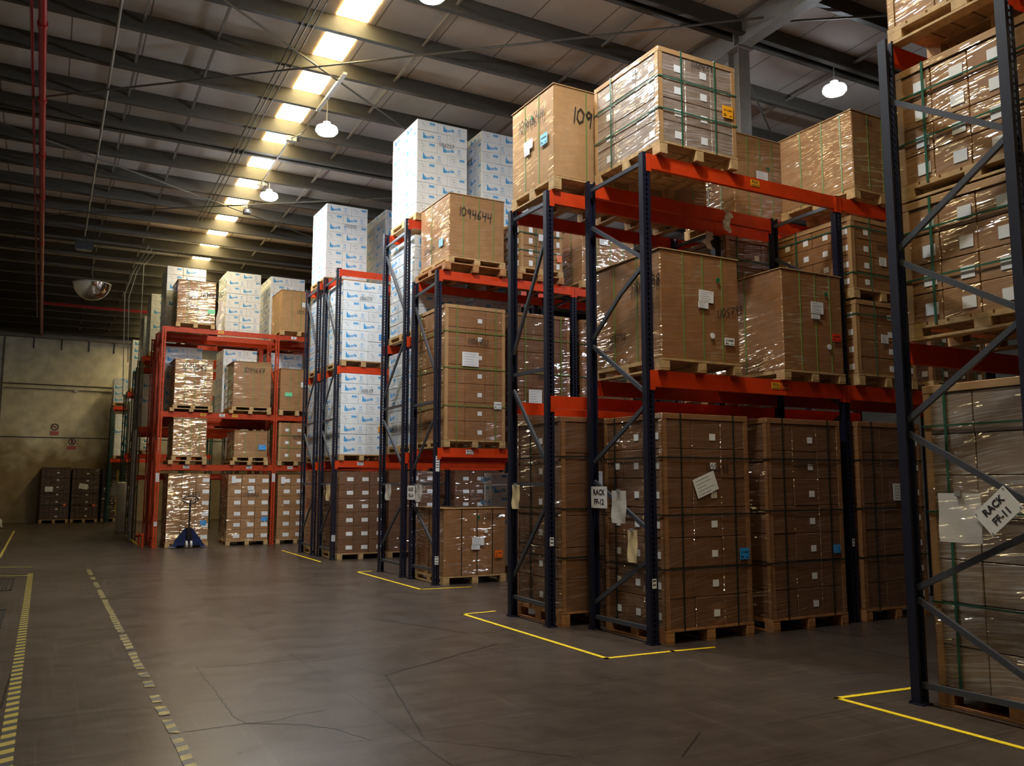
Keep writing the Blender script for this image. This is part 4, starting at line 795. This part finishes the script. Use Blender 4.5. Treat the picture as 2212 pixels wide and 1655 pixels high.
# ------------------------------------------------------------------ signs, sleeves and scraps on the racks
def rack_sign(label, l1, l2, mtx, w=.20, h=.235):
    s = thing('rack_sign', label, 'sign', (0, 0, 0), 0, 'rack signs'); s.matrix_world = mtx
    obj('sign_board', MB().box((-w / 2, -h / 2, 0), (w / 2, h / 2, .004)), 'paper', s)
    k = min(w / .22, h / .19)
    mb = MB().mesh(text_mesh(l1, .068, .0022), Matrix.Translation((0, .042 * k, .0055)) @ Matrix.Scale(k, 4)).mesh(text_mesh(l2, .068, .0022), Matrix.Translation((0, -.042 * k, .0055)) @ Matrix.Scale(k, 4))
    obj('lettering', mb, 'black', s)
    for x, y in ((-.5, .5), (.5, .5), (-.5, -.5), (.5, -.5)): obj('eyelet', MB().lathe([(.006, 0), (.006, .006), (.0, .006)], 8), 'steel', s, loc=(x * (w - .025), y * (h - .025), 0))
def leftm(x, y, z): return left(x, y, z)
rack_sign('white sign reading RACK FF-12 on the end frame', 'RACK', 'FF-12', left(5.018, 7.318, 1.35), .28, .22)
rack_sign('white sign reading RACK FG-14 on the end frame', 'RACK', 'FG-14', left(5.088, 12.62, 1.343), .30, .22)
rack_sign('tilted white sign reading RACK FF-11 at the right edge', 'RACK', 'FF-11', left(5.27, 3.283, 1.322) @ Matrix.Rotation(math.radians(42), 4, 'Z'), .275, .18)
def sleeve(label, mtx, w, h, m='paper'):
    s = thing('paper_sleeve', label, 'document sleeve', (0, 0, 0), 0, 'sleeves hung on the racks'); s.matrix_world = mtx
    mb = MB(); n_ = 8
    vs = []
    for j in range(n_ + 1):
        for i in range(5): vs.append((-w / 2 + w * i / 4, -h / 2 + h * j / n_, .008 + .012 * math.sin(i * 1.7 + j * .8) * (1 - j / n_)))
    fs = [(j * 5 + i, j * 5 + i + 1, (j + 1) * 5 + i + 1, (j + 1) * 5 + i) for j in range(n_) for i in range(4)]
    obj('sheet', smooth(MB().add(vs, fs).add([(x, y, z - .003) for x, y, z in vs], [tuple(reversed(f)) for f in fs]).done('sheet')), m, s)
    obj('clip', MB().box((-.02, h / 2 - .02, .0), (.02, h / 2 + .015, .025)), 'steel', s)
sleeve('torn manila paper hung on the brace of the FF-12 end frame', left(5.03, 6.77, .89), .15, .31, 'manila')
sleeve('torn manila paper hung on the rear frame behind rack FF-12', left(4.70, 8.50, 1.34), .17, .27, 'manila')
sleeve('white document sleeve behind the FF-12 sign', left(5.02, 6.97, 1.26), .24, .32, 'plastic')
sleeve('pale document sleeve hung beside the FG-14 sign', left(5.11, 12.35, 1.34), .26, .26, 'plastic')
sleeve('pale document sleeve hung on the tall frame left of the FG-14 sign', left(5.06, 13.55, 1.34), .26, .26, 'plastic')
sleeve('cream document sleeve hung on the frame beyond rack FG-14', left(4.99, 16.75, 1.30), .26, .32, 'manila')
sleeve('clear film pouch hung beside the FF-11 sign', left(5.29, 3.55, 1.27), .30, .32, 'plastic')
for (x, y, z, w, h, s) in ((5.07, 6.502, .56, .05, .09, 'small white tag on the front post of the FF-12 end frame'), (4.74, 7.80, .88, .05, .09, 'small white tag on the rear post beside the FF-12 sign'),
                           (5.15, 11.742, 1.78, .06, .23, 'striped white bar label on the post of rack FG-14'), (5.15, 11.742, .36, .06, .12, 'small white tag low on the post of rack FG-14'),
                           (5.03, 16.482, .42, .07, .12, 'small white tag low on the post of the rack beyond FG-14'), (2.33, 21.462, 1.62, .075, .20, 'striped white bar label on the left red post'),
                           (5.0, 21.462, 1.62, .075, .20, 'striped white bar label on the right red post'), (2.33, 21.462, .55, .07, .10, 'small white tag low on the left red post'), (7.8, 6.502, .85, .04, .08, 'small white tag on the second post of rack FF-12')):
    t = thing('post_label', s, 'label', (x, y, z), 0, 'labels on rack posts')
    obj('label_sheet', MB().rect(-w / 2, -h / 2, w / 2, h / 2), 'paper', t, mtx=front(0, 0, 0))
    mb = MB()
    for k in range(max(2, int(h / .04))): mb.rect(-w * .38, h / 2 - .025 - .038 * k, w * .38, h / 2 - .013 - .038 * k)
    obj('label_print', mb, 'black', t, mtx=front(0, -.001, 0))
def scrap(label, loc, w, h, seed):
    r = random.Random(seed); vs = []; nx_, ny_ = 5, 9
    for j in range(ny_):
        for i in range(nx_): vs.append((w * (i / (nx_ - 1) - .5) * (1 - .5 * abs(j / (ny_ - 1) - .4)) + r.uniform(-.015, .015) + .03 * math.sin(j), -.012 - r.uniform(0, .03) , -h * j / (ny_ - 1)))
    fs = [(j * nx_ + i, j * nx_ + i + 1, (j + 1) * nx_ + i + 1, (j + 1) * nx_ + i) for j in range(ny_ - 1) for i in range(nx_ - 1)]
    o = obj('film_scrap', MB().add(vs, fs).add([(x, y - .006, z) for x, y, z in vs], [tuple(reversed(f)) for f in fs]), 'plastic', None, loc); tag(o, label, 'film scrap', 'loose scraps of film')
scrap('torn scrap of film hanging over the red rear beam of rack FF-12', (6.98, 7.52 - .06, 4.72), .12, .26, 3)
scrap('torn scrap of film hanging under the red rear beam, left of the longer scrap', (7.0, 7.82, 4.56), .13, .22, 5)
scrap('gathered tail of white film hanging beside the middle white stack on the red racks', (3.78, 22.6, 6.15), .2, 1.0, 8)

# ------------------------------------------------------------------ floor markings and grates
def line(mb, pts, w, z=.004):
    for (x0, y0), (x1, y1) in zip(pts, pts[1:]):
        dx, dy = x1 - x0, y1 - y0; l = math.hypot(dx, dy); dx, dy = dx / l * w / 2, dy / l * w / 2
        mb.add([(x0 - dx + dy, y0 - dy - dx, z), (x1 + dx + dy, y1 + dy - dx, z), (x1 + dx - dy, y1 + dy + dx, z), (x0 - dx - dy, y0 - dy + dx, z)], [(0, 1, 2, 3)])
        mb.add([(x0 - dx + dy, y0 - dy - dx, .0005), (x1 + dx + dy, y1 + dy - dx, .0005), (x1 + dx - dy, y1 + dy + dx, .0005), (x0 - dx - dy, y0 - dy + dx, .0005)], [(3, 2, 1, 0)])
    return mb
TP = 'yellow floor corner tapes'
for pts, s in (([(4.72, 9.08), (4.31, 9.05), (4.325, 6.23), (5.02, 6.20), (5.46, 6.16)], 'yellow tape corner on the floor around the end of rack FF-12'),
               ([(4.98, 14.14), (4.74, 14.12), (4.76, 11.39), (5.5, 11.33)], 'yellow tape corner on the floor around the end of rack FG-14'),
               ([(4.735, 19.3), (4.715, 16.24)], 'yellow tape line on the floor beside the third pair of racks'),
               ([(5.8, 4.26), (4.958, 4.333), (4.975, 1.0)], 'yellow tape corner on the floor around rack FF-11 at the right'),
               ([(2.15, 27.0), (2.1, 22.5)], 'faint yellow tape line on the floor by the red rack')):
    tag(obj('floor_tape', line(MB(), pts, .045), 'yellow'), s, 'floor tape', TP)
def hazard_mat(name, wear):
    m = D.materials.new(name); m.use_nodes = True; nt = m.node_tree; L = nt.links.new; p = nt.nodes['Principled BSDF']
    geo = nt.nodes.new('ShaderNodeNewGeometry'); sx = nt.nodes.new('ShaderNodeSeparateXYZ'); L(geo.outputs['Position'], sx.inputs[0])
    a = N(nt, 'ShaderNodeMath', operation='MULTIPLY_ADD'); a.inputs[1].default_value = -.5; L(sx.outputs[0], a.inputs[0]); L(sx.outputs[1], a.inputs[2])
    b = N(nt, 'ShaderNodeMath', operation='PINGPONG'); b.inputs[1].default_value = .085; L(a.outputs[0], b.inputs[0])
    c = N(nt, 'ShaderNodeMath', operation='GREATER_THAN'); c.inputs[1].default_value = .042; L(b.outputs[0], c.inputs[0])
    n = N(nt, 'ShaderNodeTexNoise', i_Scale=14.0, i_Detail=4.0); L(geo.outputs['Position'], n.inputs['Vector'])
    r = ramp(nt, [(.4, (.30, .235, .03, 1)), (.62, (.26, .20, .036, 1) if not wear else (.13, .10, .05, 1))]); L(n.outputs[0], r.inputs[0])
    mx = N(nt, 'ShaderNodeMix', data_type='RGBA'); L(c.outputs[0], mx.inputs[0]); L(r.outputs[0], mx.inputs[6]); mx.inputs[7].default_value = (.022, .02, .02, 1) if not wear else (.05, .042, .036, 1)
    L(mx.outputs[2], p.inputs['Base Color']); p.inputs['Roughness'].default_value = .5
    return m
M['hazard'] = hazard_mat('hazard_tape', False); M['hazard_worn'] = hazard_mat('worn_hazard_tape', True)
def hazard(x, pieces, w, m, label, seed):
    r = random.Random(seed); t = thing('hazard_tape', label, 'floor tape', (x, pieces[0][0], 0), 0, 'black and yellow hazard tapes')
    for (a, b) in pieces:
        l = b - a; n_ = max(1, int(l / .12)); o = a - pieces[0][0]; vs = []
        for k in range(n_ + 1):
            j = 0 if m == 'hazard' else .012; y = o + l * k / n_
            vs += [(-w / 2 + r.uniform(0, j), y + (r.uniform(-.03, .03) if k in (0, n_) else 0), .0035), (w / 2 - r.uniform(0, j), y + (r.uniform(-.03, .03) if k in (0, n_) else 0), .0035)]
        obj('tape_piece', MB().add(vs, [(2 * k, 2 * k + 1, 2 * k + 3, 2 * k + 2) for k in range(n_)]), m, t)
hazard(-.097, [(3.6, 16.5)], .078, 'hazard', 'black and yellow hazard tape at the left edge of the floor', 3)
hazard(.775, [(4.2, 4.9), (4.93, 5.62), (5.66, 5.98), (6.12, 6.36), (6.50, 6.72), (6.98, 7.22), (7.36, 7.52), (7.66, 8.5), (8.62, 9.5), (9.6, 12.4), (12.5, 13.6), (13.8, 14.6), (14.9, 15.4), (15.7, 16.8)], .078, 'hazard_worn', 'worn black and yellow hazard tape with gaps, right of the intact one', 4)
def dash(y, ya, label):
    mb = MB(); x = -1.7
    while x < -.12: line(mb, [(x, y + (x + .1) * ya), (min(x + .07, -.1), y + (x + .17) * ya)], .04); x += .11
    tag(obj('floor_tape', mb, 'yellow_old'), label, 'floor tape', 'dashed floor tapes by the grates')
dash(17.7, -.5, 'dashed worn tape across the floor left of the hazard tape, farther one'); dash(16.1, -.45, 'dashed worn tape across the floor left of the hazard tape, nearer one')
tag(obj('floor_tape', line(MB(), [(-.70, 31.0), (-.68, 20.2)], .05), 'yellow_old'), 'faded yellow tape line far away at the left by the back wall', 'floor tape')
for y0_, y1_, s in ((14.05, 15.75, 'dark steel drain grate in the floor at the left, farther one'), (10.5, 12.0, 'dark steel drain grate in the floor at the left, nearer one'), (6.6, 8.2, 'dark steel drain grate in the floor at the left, by the camera')):
    t = thing('drain_grate', s, 'grate', (-1.0, (y0_ + y1_) / 2, 0), 0, 'floor drain grates'); l = y1_ - y0_; xx = .70
    if y0_ < 8: t.location.x = -1.05
    obj('frame', MB().box((-xx, -l / 2, 0.0005), (xx, -l / 2 + .04, .006)).box((-xx, l / 2 - .04, .0005), (xx, l / 2, .006)).box((-xx, -l / 2, .0005), (-xx + .03, l / 2, .006)).box((xx - .03, -l / 2, .0005), (xx, l / 2, .006)), 'dark', t)
    mb = MB(); k = -xx + .05
    while k < xx - .05: mb.box((k, -l / 2 + .04, .0005), (k + .02, l / 2 - .04, .005)); k += .045
    obj('bars', mb, 'dark', t)

for k, pts in enumerate(([(1.19, 7.58), (1.17, 7.11), (1.18, 6.72), (1.17, 6.39), (1.17, 6.08), (1.16, 5.83), (1.21, 5.67)],
            [(.84, 5.66), (1.03, 5.67), (1.21, 5.67), (1.39, 5.65), (1.53, 5.72), (1.72, 5.74)], [(1.21, 5.67), (1.37, 5.57), (1.52, 5.47), (1.65, 5.29), (1.77, 4.96)],
            [(1.24, 7.51), (1.52, 7.46), (1.83, 7.48), (2.18, 7.46)])):
    r_ = random.Random(k); fine = []
    for (xa, ya), (xb, yb) in zip(pts, pts[1:]):
        for q in range(6): fine.append((xa + (xb - xa) * q / 6 + r_.uniform(-.008, .008), ya + (yb - ya) * q / 6 + r_.uniform(-.008, .008)))
    fine.append(pts[-1])
    struct('floor_crack', line(MB(), fine, .007, .0012), 'rubber')

# ------------------------------------------------------------------ pallet jack and things by the red rack
pj = thing('pallet_jack', 'blue hand pallet jack with loop handle in front of the red rack', 'pallet jack', (3.02, 21.15, 0))
loop = [(.17 * math.cos(a) * (1 if math.sin(a) > -.3 else .9), -.09 - .02 * math.sin(a), 1.10 + .085 * math.sin(a)) for a in [2 * math.pi * i / 24 for i in range(25)]]
obj('handle_loop', MB().tube(loop, .014, 8), 'rubber', pj)
obj('handle_grip_bar', MB().tube([(-.15, -.09, 1.12), (0, -.09, 1.09), (.15, -.09, 1.12)], .011, 8).bar((0, -.09, 1.09), (0, -.085, 1.0), .03, .03), 'rubber', pj)
obj('drawbar', MB().tube([(0, -.085, 1.02), (0, -.06, .42)], .020, 10), 'dark', pj)
obj('pump', MB().tube([(0, -.06, .20), (0, -.06, .46)], .055, 14).tube([(.05, -.10, .2), (.05, -.10, .34)], .025, 10), 'dark', pj)
obj('chassis', MB().add([(-.31, -.02, .06), (.31, -.02, .06), (.30, -.02, .16), (.07, -.04, .46), (-.07, -.04, .46), (-.30, -.02, .16), (-.31, .08, .06), (.31, .08, .06), (.30, .08, .16), (.07, .04, .46), (-.07, .04, .46), (-.30, .08, .16)],
    [(0, 1, 2, 3, 4, 5), (11, 10, 9, 8, 7, 6), (0, 6, 7, 1), (1, 7, 8, 2), (2, 8, 9, 3), (3, 9, 10, 4), (4, 10, 11, 5), (5, 11, 6, 0)]), 'jack', pj)
for sx in (-1, 1):
    obj('fork', MB().box((sx * .20 - .075, .05, .045), (sx * .20 + .075, .28, .085)), 'jack', pj)
    obj('steer_wheel', MB().tube([(sx * .05 - .022, -.09, .085), (sx * .05 + .022, -.09, .085)], .085, 18), 'wheel', pj)
    obj('outrigger', MB().add([(sx * .26, -.05, .02), (sx * .43, -.03, .02), (sx * .43, .03, .02), (sx * .26, .06, .02), (sx * .24, -.04, .11), (sx * .40, -.01, .05), (sx * .40, .02, .05), (sx * .24, .05, .11)], [(0, 3, 2, 1), (4, 5, 6, 7), (0, 1, 5, 4), (1, 2, 6, 5), (2, 3, 7, 6), (3, 0, 4, 7)]), 'jack', pj)
obj('axle', MB().tube([(-.09, -.09, .085), (.09, -.09, .085)], .015, 8), 'dark', pj)
gf = thing('guard_frame', 'tall grey tubular ladder frame leaning by the olive racks', 'ladder', (2.07, 24.6, 0))
for y in (0, .55): obj('side_rail', MB().tube([(0, y, 0), (.02, y, 2.9)], .022, 8), 'steel', gf)
for k in range(9): obj('rung', MB().tube([(.002 * k, 0, .25 + .31 * k), (.002 * k, .55, .25 + .31 * k)], .014, 8), 'steel', gf)
rp = thing('rack_protector', 'low rusty tube guard at the foot of the red rack', 'guard rail', (2.12, 21.7, 0))
obj('rail', MB().tube([(-.02, .9, .28), (-.12, .5, .24), (-.03, 0, .30)], .028, 8), 'redpost', rp)
for y in (0.02, .88): obj('guard_post', MB().tube([(-.02, y, 0), (-.02, y, .3)], .025, 8), 'redpost', rp)
rl = thing('film_roll', 'tall upright roll of white film standing between the far racks', 'film roll', (2.1, 28.4, 0))
obj('roll', smooth(MB().lathe([(.0, 1.52), (.12, 1.52), (.135, 1.46), (.135, .03), (.12, 0), (0, 0)], 20).done('roll')), 'wheel', rl); obj('core', MB().lathe([(.035, 1.521), (.035, 1.53), (0, 1.53)], 12), 'kraft_edge', rl)
rg = thing('hanging_rag', 'white rag on yellow and black tape hanging at the far racks', 'rag', (2.02, 30.0, 0))
obj('cloth', MB().add([(-.05, 0, 1.55), (.05, 0, 1.55), (.16, -.03, 1.15), (.02, -.06, 1.08), (-.14, -.02, 1.17), (0, .05, 1.3)], [(0, 1, 2, 3, 4), (1, 0, 5), (2, 1, 5), (3, 2, 5), (4, 3, 5), (0, 4, 5)]), 'wheel', rg)
obj('barrier_tape', MB().box((.03, -.005, .5), (.09, .005, 1.9)), 'yellow', rg)
cp = thing('crumpled_wrap', 'small heap of pale crumpled wrap on the floor at the left edge', 'litter', (-1.35, 33.0, 0)); r_ = random.Random(2)
import bmesh
bm = bmesh.new(); bmesh.ops.create_icosphere(bm, subdivisions=2, radius=.28)
for v in bm.verts: v.co *= r_.uniform(.7, 1.15); v.co.z = max(v.co.z * .8 + .16, .0)
me_ = D.meshes.new('wrap_heap'); bm.to_mesh(me_); bm.free(); obj('wrap_heap', me_, 'plastic', cp)
